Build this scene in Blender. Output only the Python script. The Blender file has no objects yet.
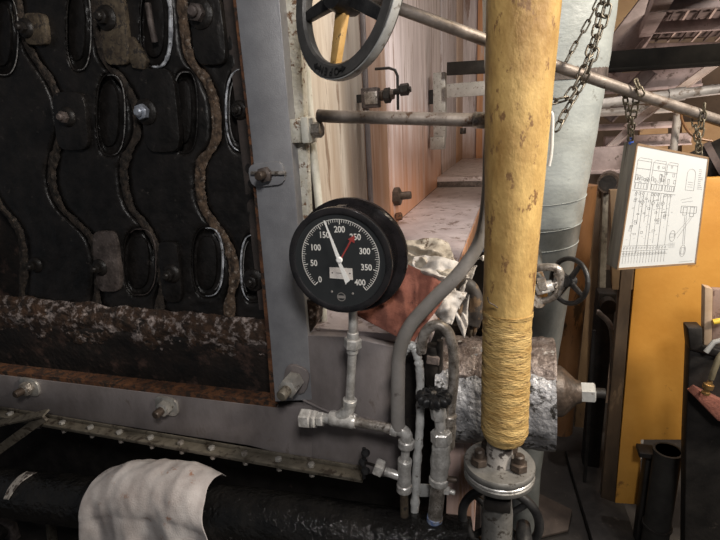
import bpy, bmesh, math, random
from mathutils import Vector, Matrix, noise

random.seed(7)
scn = bpy.context.scene
COL = scn.collection
PI = math.pi

# ------------------------------------------------------------------ camera
F = 490.0
CAMPOS = Vector((0, 0, 1.6))
dn = Vector((90, 1680, F)).normalized()
dp = Vector((155, -156, F)); dp = (dp - dn * dp.dot(dn)).normalized()
up = -dn
dx = dp.cross(up)
A = Matrix((dx, dp, up))            # rows: the world axes in camera space (right, down, forward)


def ray(px, py):
    return A @ Vector(((px - 360) / F, (py - 270) / F, 1))


FWD = A @ Vector((0, 0, 1))
RIGHT = A @ Vector((1, 0, 0))
DOWN = A @ Vector((0, 1, 0))


def onY(px, py, Y):
    r = ray(px, py)
    return CAMPOS + r * (Y / r.y)


def onX(px, py, X):
    r = ray(px, py)
    return CAMPOS + r * (X / r.x)


def onZ(px, py, Z):
    r = ray(px, py)
    return CAMPOS + r * ((Z - CAMPOS.z) / r.z)


def dep(p):
    return (Vector(p) - CAMPOS).dot(FWD)


def ln(p, npx):
    return npx * dep(p) / F


cd = bpy.data.cameras.new('camera')
co = bpy.data.objects.new('camera', cd)
COL.objects.link(co)
cd.sensor_fit = 'HORIZONTAL'
cd.sensor_width = 36
cd.lens = F / 720 * 36
cd.clip_start = 0.02
m3 = Matrix((RIGHT, -DOWN, -FWD)).transposed()
co.matrix_world = Matrix.Translation(CAMPOS) @ m3.to_4x4()
scn.camera = co

# --------------------------------------------------------------- materials
MATS = {}


def mat(name, c1, c2, c3=None, scale=12, rough=.6, metal=0, bump=.2, bscale=None, chip=.62, chipscale=None,
        stretch=None, detail=6, rough2=None, lo=.35, hi=.65, spec=.5, bdist=.004, rust=None, soft=.05):
    if name in MATS:
        return MATS[name]
    m = bpy.data.materials.new(name)
    m.use_nodes = True
    nt = m.node_tree
    b = nt.nodes['Principled BSDF']
    L = nt.links.new
    tc = nt.nodes.new('ShaderNodeTexCoord')
    mp = nt.nodes.new('ShaderNodeMapping')
    L(tc.outputs['Object'], mp.inputs['Vector'])
    if stretch:
        mp.inputs['Scale'].default_value = stretch
    n1 = nt.nodes.new('ShaderNodeTexNoise')
    n1.inputs['Scale'].default_value = scale
    n1.inputs['Detail'].default_value = detail
    n1.inputs['Roughness'].default_value = .65
    L(mp.outputs[0], n1.inputs['Vector'])
    r1 = nt.nodes.new('ShaderNodeValToRGB')
    r1.color_ramp.elements[0].position = lo
    r1.color_ramp.elements[1].position = hi
    r1.color_ramp.elements[0].color = (*c1, 1)
    r1.color_ramp.elements[1].color = (*c2, 1)
    L(n1.outputs['Fac'], r1.inputs[0])
    out = r1.outputs[0]
    if c3:
        n2 = nt.nodes.new('ShaderNodeTexNoise')
        n2.inputs['Scale'].default_value = chipscale or scale * 2.3
        n2.inputs['Detail'].default_value = 8
        n2.inputs['Roughness'].default_value = .7
        L(mp.outputs[0], n2.inputs['Vector'])
        r2 = nt.nodes.new('ShaderNodeValToRGB')
        chip -= .055
        r2.color_ramp.elements[0].position = chip
        r2.color_ramp.elements[1].position = chip + soft
        L(n2.outputs['Fac'], r2.inputs[0])
        mx = nt.nodes.new('ShaderNodeMix')
        mx.data_type = 'RGBA'
        L(r2.outputs[0], mx.inputs[0])
        L(out, mx.inputs[6])
        mx.inputs[7].default_value = (*c3, 1)
        out = mx.outputs[2]
        if rough2 is not None:
            mr = nt.nodes.new('ShaderNodeMix')
            mr.inputs[2].default_value = rough
            mr.inputs[3].default_value = rough2
            L(r2.outputs[0], mr.inputs[0])
            L(mr.outputs[0], b.inputs['Roughness'])
    if rust:                                   # rust creeping up from a height: (z0, z1, colour)
        sp = nt.nodes.new('ShaderNodeSeparateXYZ')
        ge = nt.nodes.new('ShaderNodeNewGeometry')
        L(ge.outputs['Position'], sp.inputs[0])
        ad = nt.nodes.new('ShaderNodeMath'); ad.operation = 'MULTIPLY_ADD'
        L(n1.outputs['Fac'], ad.inputs[0]); ad.inputs[1].default_value = .9
        L(sp.outputs['Z'], ad.inputs[2])
        mr_ = nt.nodes.new('ShaderNodeMapRange')
        mr_.inputs[1].default_value = rust[1] + .45; mr_.inputs[2].default_value = rust[0] + .45
        mr_.inputs[3].default_value = 0; mr_.inputs[4].default_value = rust[3]
        L(ad.outputs[0], mr_.inputs[0])
        m5 = nt.nodes.new('ShaderNodeMix'); m5.data_type = 'RGBA'
        L(mr_.outputs[0], m5.inputs[0]); L(out, m5.inputs[6]); m5.inputs[7].default_value = (*rust[2], 1)
        out = m5.outputs[2]
    L(out, b.inputs['Base Color'])
    if rough2 is None:
        b.inputs['Roughness'].default_value = rough
    b.inputs['Metallic'].default_value = metal
    b.inputs['Specular IOR Level'].default_value = spec
    if bump:
        n3 = nt.nodes.new('ShaderNodeTexNoise')
        n3.inputs['Scale'].default_value = bscale or scale * 4
        n3.inputs['Detail'].default_value = 8
        L(mp.outputs[0], n3.inputs['Vector'])
        bp = nt.nodes.new('ShaderNodeBump')
        bp.inputs['Strength'].default_value = bump
        bp.inputs['Distance'].default_value = bdist
        L(n3.outputs['Fac'], bp.inputs['Height'])
        L(bp.outputs[0], b.inputs['Normal'])
    MATS[name] = m
    return m


def M_(n):
    return MATS[n]


mat('black_header', (.005, .0045, .004), (.019, .016, .0145), (.055, .046, .04), 16, .42, 0, .7, 45, .68, 38, bdist=.006)
mat('brown_dust', (.04, .03, .026), (.12, .095, .085), (.20, .165, .15), 30, .7, 0, .6, 90, .62, 40, soft=.15)
mat('seam_cement', (.020, .013, .009), (.17, .11, .07), (.50, .42, .35), 45, .85, 0, .9, 90, .60, 75, soft=.2)
mat('seam_dark', (.008, .007, .006), (.06, .043, .031), (.28, .22, .18), 45, .85, 0, .9, 90, .64, 70, soft=.18)
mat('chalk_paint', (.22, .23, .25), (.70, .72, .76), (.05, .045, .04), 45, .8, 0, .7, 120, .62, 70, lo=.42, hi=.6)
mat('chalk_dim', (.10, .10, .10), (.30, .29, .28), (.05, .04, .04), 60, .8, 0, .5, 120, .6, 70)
mat('soot_iron', (.008, .007, .0065), (.026, .022, .019), (.06, .046, .036), 30, .45, .2, .5, 90, .66, 40)
mat('dirty_plate', (.05, .04, .035), (.15, .12, .11), (.24, .21, .19), 40, .6, .2, .5, 90, .66, 60)
mat('tan_plate', (.045, .032, .022), (.13, .10, .065), (.03, .024, .02), 40, .7, 0, .5, 90, .58, 60)
mat('bright_nut', (.35, .38, .44), (.6, .64, .72), (.2, .19, .18), 60, .4, .5, .3, 90, .68, 60)
mat('silver_paint', (.25, .25, .265), (.33, .33, .347), (.42, .41, .42), 13, .42, .25, .35, 420, .68, 150, soft=.1, bdist=.002)
mat('silver_paint_warm', (.185, .16, .155), (.29, .258, .255), (.11, .075, .055), 9, .42, .2, .35, 160, .66, 18, (1, 1, .5), soft=.15, bdist=.002)
mat('rust_edge', (.05, .02, .011), (.17, .07, .028), (.03, .018, .012), 30, .85, 0, .6, 90, .56, 50)
mat('rust_debris', (.013, .009, .007), (.08, .043, .025), (.50, .42, .39), 26, .95, 0, 1.0, 80, .565, 34, soft=.16, bdist=.008)
mat('mud_dark', (.006, .005, .0045), (.026, .017, .013), (.15, .085, .065), 12, .8, 0, .8, 60, .60, 13, soft=.22, bdist=.006)
mat('nickel_paint', (.42, .40, .375), (.72, .70, .67), (.10, .075, .055), 45, .28, .4, .3, 140, .655, 60, lo=.40, hi=.62, soft=.14, bdist=.002)
mat('nickel_dirty', (.21, .185, .16), (.48, .44, .40), (.07, .05, .035), 45, .36, .5, .4, 140, .585, 60, lo=.42, hi=.62, soft=.12, bdist=.002)
mat('white_crust', (.46, .43, .35), (.64, .62, .56), (.16, .09, .05), 35, .75, 0, .8, 90, .60, 50)
mat('white_pipe', (.55, .53, .45), (.70, .68, .62), (.30, .24, .18), 30, .6, 0, .3, 90, .7, 50)
mat('plank_cream', (.42, .35, .28), (.62, .56, .48), (.26, .19, .14), 14, .5, 0, .35, 70, .62, 20, (1, 1, .1), rust=(1.05, 1.6, (.42, .27, .17), .5), bdist=.003)
mat('plank_tan', (0.4, 0.28, 0.22), (0.58, 0.46, 0.39), (0.24, 0.14, 0.09), 16, .5, 0, .35, 70, .63, 26, (1, 1, .07), rust=(1.2, 2.0, (0.42, 0.21, 0.1), 0.75), bdist=.003)
mat('plank_pink', (.46, .40, .41), (.72, .66, .68), (.30, .23, .21), 12, .45, 0, .35, 70, .61, 17, (1, 1, .09), rust=(1.1, 1.75, (.55, .25, .12), .9), bdist=.003)
mat('plank_lilac', (.38, .34, .36), (.66, .61, .65), (.24, .17, .15), 16, .45, 0, .35, 70, .60, 22, (1, 1, .08), rust=(1.1, 1.6, (.5, .26, .15), .5), bdist=.003)
mat('plank_rust', (0.46, 0.2, 0.08), (0.6, 0.36, 0.24), (0.5, 0.44, 0.44), 16, .5, 0, .35, 70, .63, 26, (1, 1, .07), rust=None, bdist=.003)
mat('groove', (.02, .017, .015), (.06, .045, .04), None, 20, .8)
mat('ledge_paint', (.44, .37, .37), (.60, .53, .53), (.24, .18, .16), 8, .42, .1, .3, 60, .62, 14)
mat('gauge_black', (.010, .010, .011), (.022, .020, .021), None, 20, .22, 0, .05, 90)
mat('gauge_rim', (.010, .009, .0095), (.026, .022, .023), None, 30, .2, 0, .06, 120)
mat('dial_black', (.012, .014, .015), (.016, .018, .019), None, 20, .6, 0, 0)
mat('floor_brown', (.03, .021, .016), (.06, .043, .034), (.10, .075, .06), 12, .7, 0, .3, 50, .66, 20)
mat('post_brown', (.03, .02, .012), (.10, .063, .036), (.16, .105, .06), 8, .6, 0, .3, 60, .62, 14, (1, 1, .3))
mat('dial_white', (.70, .68, .64), (.78, .76, .72), None, 30, .6, 0, 0)
mat('needle_white', (.84, .83, .80), (.90, .89, .87), None, 30, .5, 0, 0)
mat('needle_red', (.28, .03, .03), (.36, .05, .04), None, 30, .5, 0, 0)
mat('plate_white', (.62, .56, .52), (.74, .70, .66), None, 30, .5, 0, 0)
mat('wheel_iron', (.06, .058, .056), (.105, .10, .096), (.17, .16, .155), 25, .42, .3, .2, 90, .72, 40)
mat('wheel_black', (.012, .012, .013), (.035, .034, .034), (.08, .075, .07), 30, .42, .2, .3, 90, .72, 40)
mat('spoke_yellow', (.45, .25, .07), (.58, .36, .13), (.10, .06, .03), 25, .6, 0, .3, 90, .64, 40)
mat('beam_black', (.003, .0028, .0026), (.008, .007, .006), None, 12, .85, 0, .3, spec=.1)
mat('conduit_white', (.46, .46, .45), (.68, .68, .66), (.14, .12, .10), 40, .45, .2, .6, 120, .64, 60)
mat('nut_silver', (.40, .38, .35), (.62, .60, .56), (.18, .14, .11), 40, .32, .6, .25, 110, .66, 60)
mat('letter_grey', (.006, .006, .006), (.012, .012, .012), None, 20, .6)
mat('steel_rod', (.25, .21, .17), (.40, .36, .32), (.14, .08, .05), 22, .5, .4, .3, 100, .62, 35)
mat('steel_rod_dark', (.17, .14, .12), (.29, .25, .22), (.10, .06, .04), 22, .5, .4, .3, 100, .64, 35)
mat('hose_grey', (.19, .175, .16), (.27, .25, .235), (.13, .11, .10), 14, .65, 0, .15, 120, .68, 24)
mat('yellow_cloth', (.30, .17, .05), (.60, .40, .145), (.20, .105, .04), 11, .6, 0, .6, 130, .63, 36, (1, 1, .55), detail=10, bdist=.003)
mat('yellow_wrap', (.36, .21, .06), (.62, .43, .17), (.20, .11, .04), 18, .7, 0, .8, 90, .61, 34, (1, 1, 3.2), bdist=.006, soft=.1)
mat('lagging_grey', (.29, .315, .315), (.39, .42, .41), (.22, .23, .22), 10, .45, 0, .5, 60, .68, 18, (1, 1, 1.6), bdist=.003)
mat('lagging_shaded', (.085, .09, .085), (.15, .155, .15), (.20, .18, .16), 10, .5, 0, .45, 60, .7, 18, bdist=.003)  # the grey lagging again, with shadow from overhead put into its colour
mat('mottled_foil', (.15, .15, .16), (.36, .36, .375), (.03, .028, .026), 26, .42, .3, 1.0, 80, .60, 34, bdist=.006)
mat('mottled_top', (.09, .065, .055), (.25, .205, .185), (.42, .40, .38), 40, .45, .3, 1.0, 90, .64, 60, bdist=.006)
mat('flange_iron', (.14, .135, .125), (.25, .24, .225), (.07, .06, .05), 20, .5, .4, .35, 100, .62, 35)
mat('bolt_dark', (.035, .026, .02), (.09, .065, .05), (.16, .12, .10), 40, .45, .3, .4, 100, .68, 60)
mat('tar_black', (.005, .005, .005), (.013, .012, .011), (.05, .048, .045), 12, .14, 0, 1.0, 55, .70, 40, bdist=.008)
mat('wrap_white', (.22, .20, .18), (.40, .37, .34), (.05, .04, .035), 20, .8, 0, .5, 80, .55, 35)
mat('cloth_white', (.40, .35, .33), (.58, .54, .52), (.30, .14, .075), 10, .9, 0, .35, 220, .65, 15, soft=.08)
mat('rag_white', (.34, .31, .285), (.58, .55, .52), (.16, .12, .09), 12, .85, 0, .4, 200, .64, 22)
mat('rag_beige', (.28, .24, .19), (.50, .45, .38), (.14, .10, .07), 12, .85, 0, .4, 200, .64, 22)
mat('rag_red', (.15, .05, .035), (.26, .10, .07), (.10, .04, .03), 20, .95, 0, .5, 220, .64, 28)
mat('glove_dark', (.028, .025, .023), (.075, .065, .06), (.20, .13, .075), 16, .6, 0, .4, 90, .58, 14)
mat('chain_iron', (.08, .07, .055), (.17, .15, .12), (.05, .035, .025), 60, .4, .6, .3, 150, .62, 80)
mat('chain_gold', (.10, .085, .06), (.20, .17, .12), None, 60, .4, .5, .3)
mat('wire_white', (.6, .58, .54), (.7, .68, .64), None, 30, .5)
mat('paper', (.66, .68, .68), (.74, .755, .75), (.60, .59, .54), 6, .6, 0, 0, chip=.68, soft=.15)
mat('ink', (.20, .20, .19), (.28, .27, .26), None, 30, .8, 0, 0)
mat('board_wood', (.15, .145, .13), (.27, .26, .235), (.07, .06, .05), 40, .75, 0, .3, 60, .60, 50, (1, 1, .08), soft=.1)
mat('board_edge', (.24, .15, .08), (.34, .22, .13), None, 16, .7, 0, .2)
mat('blue_bit', (.02, .06, .30), (.03, .09, .42), None, 30, .5)
mat('partition_yellow', (.50, .225, .035), (.62, .31, .062), (.27, .12, .03), 3, .45, 0, .12, 60, .66, 6)
mat('pillar_tan', (.09, .055, .03), (.21, .135, .07), (.04, .026, .017), 8, .6, 0, .2, 60, .62, 14, (1, 1, .3))
mat('dark_steel', (.010, .009, .0085), (.026, .023, .021), (.05, .04, .035), 14, .5, .1, .3, 60, .68, 20, spec=.3)
mat('drum_dark', (.018, .017, .016), (.035, .033, .03), None, 14, .6, .1, .2, spec=.3)
mat('ceil_purple', (.20, .155, .15), (.33, .265, .26), (.11, .08, .07), 10, .6, .1, .3, 60, .64, 16)
mat('ceil_dark', (.07, .052, .05), (.15, .115, .11), None, 10, .7, .1, .3)
mat('brace_pink', (.36, .28, .25), (.48, .39, .36), (.2, .13, .1), 14, .6, 0, .3, 60, .66, 20)
mat('pipe_pale', (.30, .27, .25), (.46, .43, .40), (.18, .14, .11), 16, .5, .1, .3, 60, .62, 20)
mat('tan_wall', (.30, .18, .085), (.42, .28, .15), (.16, .10, .06), 3, .7, 0, .2, 30, .64, 6)
mat('brown_wall', (.06, .04, .03), (.13, .09, .065), (.04, .03, .02), 3, .7, 0, .2, 30, .64, 6)
mat('copper_orange', (.13, .06, .025), (.26, .13, .055), (.05, .03, .018), 6, .4, .1, .2, 40, .6, 12, (1, 1, .3))
mat('floor_dark', (.014, .012, .011), (.032, .028, .025), (.06, .048, .04), 6, .5, 0, .3, 50, .66, 18)
mat('brass', (.55, .33, .12), (.72, .46, .2), None, 30, .3, .9, .1)
mat('box_wood', (.36, .25, .16), (.47, .35, .25), None, 14, .7, 0, .2)
mat('hose_olive', (.10, .085, .05), (.15, .125, .08), None, 20, .6)
mat('tool_yellow', (.65, .42, .04), (.72, .5, .06), None, 20, .5)
mat('tag_grey', (.34, .34, .33), (.46, .46, .45), (.2, .18, .16), 20, .5, .3, .2)
mat('olive_iron', (.085, .073, .055), (.16, .14, .11), (.05, .038, .028), 22, .55, .2, .3, 80, .6, 30)
mat('tape_blue', (.10, .16, .34), (.35, .40, .5), (.2, .15, .1), 60, .6, 0, .3, 90, .6, 80)
mat('pink_metal', (.24, .16, .13), (.34, .24, .20), (.15, .09, .07), 14, .6, .1, .3)

# ----------------------------------------------------------------- builder


def perp(a):
    a = Vector(a).normalized()
    t = Vector((0, 0, 1)) if abs(a.z) < .9 else Vector((1, 0, 0))
    u = a.cross(t).normalized()
    return u, a.cross(u).normalized()


def spline(pts, n=8):
    pts = [Vector(p) for p in pts]
    if len(pts) < 3:
        return pts
    out = []
    for i in range(len(pts) - 1):
        p0 = pts[max(i - 1, 0)]; p1 = pts[i]; p2 = pts[i + 1]; p3 = pts[min(i + 2, len(pts) - 1)]
        for k in range(n):
            t = k / n
            out.append(.5 * ((2 * p1) + (p2 - p0) * t + (2 * p0 - 5 * p1 + 4 * p2 - p3) * t * t + (3 * p1 - p0 - 3 * p2 + p3) * t ** 3))
    out.append(pts[-1])
    return out


class MB:
    def __init__(self):
        self.bm = bmesh.new()

    def ring_skin(self, rings, closed=True, caps=True):
        bm = self.bm
        vs = [[bm.verts.new(p) for p in r] for r in rings]
        n = len(vs[0])
        for a, b in zip(vs, vs[1:]):
            for i in range(n if closed else n - 1):
                j = (i + 1) % n
                bm.faces.new((a[i], a[j], b[j], b[i]))
        if caps and closed:
            bm.faces.new(vs[0][::-1])
            bm.faces.new(vs[-1])
        return self

    def tube(self, pts, r, n=14, caps=True, warp=None):
        pts = [Vector(p) for p in pts]
        rr = r if isinstance(r, (list, tuple)) else [r] * len(pts)
        if len(rr) != len(pts):
            rr = [rr[0] + (rr[-1] - rr[0]) * i / (len(pts) - 1) for i in range(len(pts))]
        rings = []
        u = None
        for i, p in enumerate(pts):
            t = (pts[min(i + 1, len(pts) - 1)] - pts[max(i - 1, 0)]).normalized()
            if u is None:
                u, _ = perp(t)
            u = (u - t * u.dot(t)).normalized()
            v = t.cross(u)
            ring = []
            for k in range(n):
                a = 2 * PI * k / n
                rad = rr[i]
                if warp:
                    rad *= warp(i / (len(pts) - 1), a, p)
                ring.append(p + (u * math.cos(a) + v * math.sin(a)) * rad)
            rings.append(ring)
        return self.ring_skin(rings, True, caps)

    def loop(self, pts, r, n=10):           # closed tube
        pts = [Vector(p) for p in pts]
        N = len(pts)
        rings = []
        u = None
        for i in range(N):
            t = (pts[(i + 1) % N] - pts[i - 1]).normalized()
            if u is None:
                u, _ = perp(t)
            u = (u - t * u.dot(t)).normalized()
            v = t.cross(u)
            rings.append([pts[i] + (u * math.cos(2 * PI * k / n) + v * math.sin(2 * PI * k / n)) * r for k in range(n)])
        rings.append(rings[0])
        vs = [[self.bm.verts.new(p) for p in rr] for rr in rings[:-1]]
        for i in range(N):
            a, b = vs[i], vs[(i + 1) % N]
            # match the twist on the closing seam
            off = 0
            if i == N - 1:
                off = min(range(n), key=lambda o: (a[0].co - b[o].co).length)
            for k in range(n):
                self.bm.faces.new((a[k], a[(k + 1) % n], b[(k + 1 + off) % n], b[(k + off) % n]))
        return self

    def lathe(self, prof, o, axis, n=28, caps=True, ang0=0.0, warp=None):
        """prof: list of (distance along the axis, radius)."""
        axis = Vector(axis).normalized()
        u, v = perp(axis)
        o = Vector(o)
        rings = []
        for s, r in prof:
            ring = []
            for k in range(n):
                a = ang0 + 2 * PI * k / n
                q = r * (warp(s, a) if warp else 1)
                ring.append(o + axis * s + (u * math.cos(a) + v * math.sin(a)) * max(q, 1e-5))
            rings.append(ring)
        return self.ring_skin(rings, True, caps)

    def washer(self, o, axis, r0, r1, h, n=40):
        """a flat ring (square section)"""
        axis = Vector(axis).normalized()
        u, v = perp(axis)
        o = Vector(o)
        sec = [(0, r0), (0, r1), (h, r1), (h, r0)]
        vs = []
        for k in range(n):
            a = 2 * PI * k / n
            d = u * math.cos(a) + v * math.sin(a)
            vs.append([self.bm.verts.new(o + axis * s + d * r) for s, r in sec])
        for k in range(n):
            a, b = vs[k], vs[(k + 1) % n]
            for i in range(4):
                j = (i + 1) % 4
                self.bm.faces.new((a[i], b[i], b[j], a[j]))
        return self

    def hexn(self, o, axis, r, h, ang0=0.0):
        c = r * .12
        return self.lathe([(0, r - c), (c, r), (h - c, r), (h, r - c * 1.6)], o, axis, 6, True, ang0)

    def box(self, c, size, R=None):
        c = Vector(c)
        s = Vector(size) / 2
        vs = []
        for x in (-1, 1):
            for y in (-1, 1):
                for z in (-1, 1):
                    d = Vector((x * s.x, y * s.y, z * s.z))
                    if R is not None:
                        d = R @ d
                    vs.append(self.bm.verts.new(c + d))
        for f in ((0, 1, 3, 2), (4, 6, 7, 5), (0, 4, 5, 1), (2, 3, 7, 6), (0, 2, 6, 4), (1, 5, 7, 3)):
            self.bm.faces.new([vs[i] for i in f])
        return self

    def bar(self, a, b, w, t, upv=(0, 0, 1)):
        """a bar of section w x t from a to b; t runs along the up vector"""
        a = Vector(a); b = Vector(b)
        d = (b - a).normalized()
        upv = Vector(upv)
        s = d.cross(upv).normalized()
        q = s.cross(d).normalized()
        R = Matrix((s, d, q)).transposed()
        return self.box((a + b) / 2, (w, (b - a).length, t), R)

    def prism(self, pts, ext):
        pts = [Vector(p) for p in pts]
        ext = Vector(ext)
        n = len(pts)
        a = [self.bm.verts.new(p) for p in pts]
        b = [self.bm.verts.new(p + ext) for p in pts]
        self.bm.faces.new(a)
        self.bm.faces.new(b[::-1])
        for i in range(n):
            j = (i + 1) % n
            self.bm.faces.new((a[i], b[i], b[j], a[j]))
        return self

    def grid(self, fn, nu, nv):
        vs = [[self.bm.verts.new(fn(i / nu, j / nv)) for j in range(nv + 1)] for i in range(nu + 1)]
        for i in range(nu):
            for j in range(nv):
                self.bm.faces.new((vs[i][j], vs[i + 1][j], vs[i + 1][j + 1], vs[i][j + 1]))
        return self

    def mesh(self, me, X):
        off = len(self.bm.verts)
        vs = [self.bm.verts.new(X @ v.co) for v in me.vertices]
        for p in me.polygons:
            try:
                self.bm.faces.new([vs[i] for i in p.vertices])
            except ValueError:
                pass
        return self

    def build(self, name, material, parent=None, origin=None, bevel=0, solid=0, sub=0, smooth=True, angle=38):
        bm = self.bm
        bmesh.ops.recalc_face_normals(bm, faces=bm.faces)
        if bevel:
            es = [e for e in bm.edges if len(e.link_faces) == 2 and e.calc_face_angle(0) > math.radians(30)]
            bmesh.ops.bevel(bm, geom=es, offset=bevel, segments=2, affect='EDGES', profile=.5)
        if parent is not None:
            po = parent.matrix_world.translation if parent.parent is None else WLOC[parent.name]
        lo = Vector((1e9,) * 3); hi = Vector((-1e9,) * 3)
        for v in bm.verts:
            for i in range(3):
                lo[i] = min(lo[i], v.co[i]); hi[i] = max(hi[i], v.co[i])
        if origin is None:
            origin = Vector(((lo.x + hi.x) / 2, (lo.y + hi.y) / 2, (lo.z + hi.z) / 2))
        origin = Vector(origin)
        bmesh.ops.translate(bm, verts=bm.verts, vec=-origin)
        if smooth:
            for f in bm.faces:
                f.smooth = True
            for e in bm.edges:
                if len(e.link_faces) == 2 and e.calc_face_angle(0) > math.radians(angle):
                    e.smooth = False
        me = bpy.data.meshes.new(name)
        bm.to_mesh(me)
        bm.free()
        o = bpy.data.objects.new(name, me)
        me.materials.append(M_(material) if isinstance(material, str) else material)
        COL.objects.link(o)
        if parent is not None:
            o.parent = parent
            o.location = origin - WLOC[parent.name]
        else:
            o.location = origin
        WLOC[o.name] = origin
        if solid:
            md = o.modifiers.new('thickness', 'SOLIDIFY'); md.thickness = solid; md.offset = 0
        if sub:
            md = o.modifiers.new('smooth', 'SUBSURF'); md.levels = sub; md.render_levels = sub
        return o


WLOC = {}


def tag(o, label, cat, group=None):
    o['label'] = label
    o['category'] = cat
    if group:
        o['group'] = group
    return o


def struct(o):
    o['kind'] = 'structure'
    return o


def thing(name, loc, label, cat, group=None):
    o = bpy.data.objects.new(name, None)
    COL.objects.link(o)
    o.location = loc
    o.empty_display_size = .05
    WLOC[o.name] = Vector(loc)
    return tag(o, label, cat, group)


def nz(x, y=0, z=0, s=1):
    return noise.noise(Vector((x * s, y * s, z * s)))


def text_mesh(s, size, ext=.0, bold=.0):
    cu = bpy.data.curves.new('t', 'FONT')
    cu.body = s
    cu.size = size
    cu.align_x = 'CENTER'
    cu.align_y = 'CENTER'
    cu.extrude = ext
    cu.resolution_u = 3
    cu.offset = size * bold
    o = bpy.data.objects.new('t', cu)
    COL.objects.link(o)
    dg = bpy.context.evaluated_depsgraph_get()
    me = bpy.data.meshes.new_from_object(o.evaluated_get(dg))
    bpy.data.objects.remove(o)
    return me


def frame(o, xa, ya):
    xa = Vector(xa).normalized(); ya = Vector(ya)
    ya = (ya - xa * ya.dot(xa)).normalized()
    za = xa.cross(ya)
    X = Matrix((xa, ya, za)).transposed().to_4x4()
    X.translation = Vector(o)
    return X


NY = Vector((0, -1, 0))      # out of the boiler front, towards the room
XX = Vector((1, 0, 0)); ZZ = Vector((0, 0, 1))

# ================================================================ THE SETTING
YF = 1.10          # front frame
YH = 1.20          # header faces
XW = -.60          # boiler side planking
LEDGE = onY(348, 335, YF).z

fl = MB().box((.5, 2.2, -.05), (8, 8, .1)).build('floor', 'floor_dark'); struct(fl)
ce = MB().box((1.0, 2.6, 3.55), (7, 8.5, .1)).build('ceiling', 'ceil_dark'); struct(ce)
wb = MB().box((1.0, 6.4, 1.75), (7, .1, 3.5)).build('wall_back', 'brown_wall'); struct(wb)
wr = MB().box((4.2, 2.6, 1.75), (.1, 8, 3.5)).build('wall_right', 'brown_wall'); struct(wr)

# boiler side: upright planks receding along the passage
wl = MB().box((XW - .06, 3.8, 2.4), (.08, 5.2, 2.6)).build('wall_left', 'groove'); struct(wl)
edges = [(300, 365, 'plank_cream'), (367, 388, 'plank_tan'), (389.5, 441, 'plank_pink'), (442.5, 456, 'plank_lilac'),
         (457, 466, 'plank_tan'), (466.6, 474, 'plank_lilac'), (474.5, 482, 'plank_rust'), (482.3, 488, 'plank_lilac')]
for a, b, m in edges:
    ya = onX(a, 150, XW).y; yb = min(onX(b, 150, XW).y, 6.3)
    if ya > 6.2:
        continue
    p = MB().box((XW - .01, (ya + yb) / 2, (LEDGE + 3.45) / 2), (.022, yb - ya - .004, 3.45 - LEDGE)).build('plank', m, wl, bevel=.003)
# a thin batten over the first joint
ya = onX(366, 150, XW).y
MB().box((XW + .012, ya, (LEDGE + 3.4) / 2), (.02, .016, 3.4 - LEDGE)).build('batten', 'silver_paint_warm', wl, bevel=.003)

ep = MB().box((XW + .3, 6.28, (LEDGE + 3.45) / 2), (.9, .04, 3.45 - LEDGE)).build('wall_end', 'plank_lilac'); struct(ep)
MB().box((-.40, 6.24, (LEDGE + 3.45) / 2), (.07, .04, 3.4 - LEDGE)).build('end_batten', 'plank_rust', ep)
# ledge along the planking
xr = onZ(464, 246, LEDGE).x
yfar = onX(437, 178, XW).y
lg = MB().box(((XW + xr) / 2, (YF + .03 + yfar) / 2, LEDGE - .02), (xr - XW, yfar - YF - .03, .04)).build('trim_ledge', 'ledge_paint', bevel=.004)
struct(lg)
MB().box((xr - .004, (YF + .2 + yfar) / 2, LEDGE - .055), (.018, yfar - YF - .2, .09)).build('ledge_lip', 'plank_rust', lg, bevel=.003)
lg2 = MB().box(((XW + xr) / 2, (yfar + 6.3) / 2, LEDGE + .03), (xr - XW, 6.3 - yfar, .1)).build('trim_step', 'ledge_paint', bevel=.006)
struct(lg2)
MB().box(((XW + xr) / 2, yfar - .012, LEDGE + .02), (xr - XW - .01, .02, .05)).build('step_rail', 'dirty_plate', lg2, bevel=.004)

# ================================================================ BOILER FRONT FRAME
fr = thing('boiler_surround', onY(285, 400, YF), 'silver painted steel frame around the black boiler headers, bolted along its bottom angle', 'frame')
# post: outline traced on the plane of the frame
post = [onY(*p, YF) for p in ((214, -200), (259, -200), (276, -40), (300, 250), (308, 335), (312, 400), (275, 402), (270, 340), (252, 150), (231, -40))]
MB().prism(post, (0, .06, 0)).build('post', 'silver_paint', fr, bevel=.003)
# the rusty inner edge of the post
ie = [onY(*p, YF + .004) for p in ((228.5, -40), (232, -40), (253.5, 150), (271, 340), (276, 402), (271, 402), (266.5, 340), (250, 150))]
MB().prism(ie, (0, .05, 0)).build('rusty_edge', 'rust_edge', fr)
rail = [onY(*p, YF) for p in ((-40, 368), (0, 375), (276, 408), (312, 405), (312, 462), (250, 446), (0, 407), (-40, 400))]
MB().prism(rail, (0, .05, 0)).build('bottom_rail', 'silver_paint_warm', fr, bevel=.003)
ie2 = [onY(*p, YF + .003) for p in ((-40, 365), (0, 371), (276, 403), (276, 409.5), (0, 377), (-40, 370))]
MB().prism(ie2, (0, .05, 0)).build('rusty_edge', 'rust_edge', fr)
lp = [onY(*p, YF + .001) for p in ((303, 335), (348, 337), (398, 348), (401, 440), (398, 480), (303, 460))]
MB().prism(lp, (0, .05, 0)).build('lower_plate', 'silver_paint_warm', fr, bevel=.003)
# weld bead between corner and plate
MB().tube(spline([onY(x, y, YF - .002) for x, y in ((303, 400), (330, 412), (360, 418), (392, 424))], 12), [.003 + .0015 * abs(nz(i * .9)) for i in range(37)], 8).build('weld_bead', 'silver_paint_warm', fr)
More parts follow.
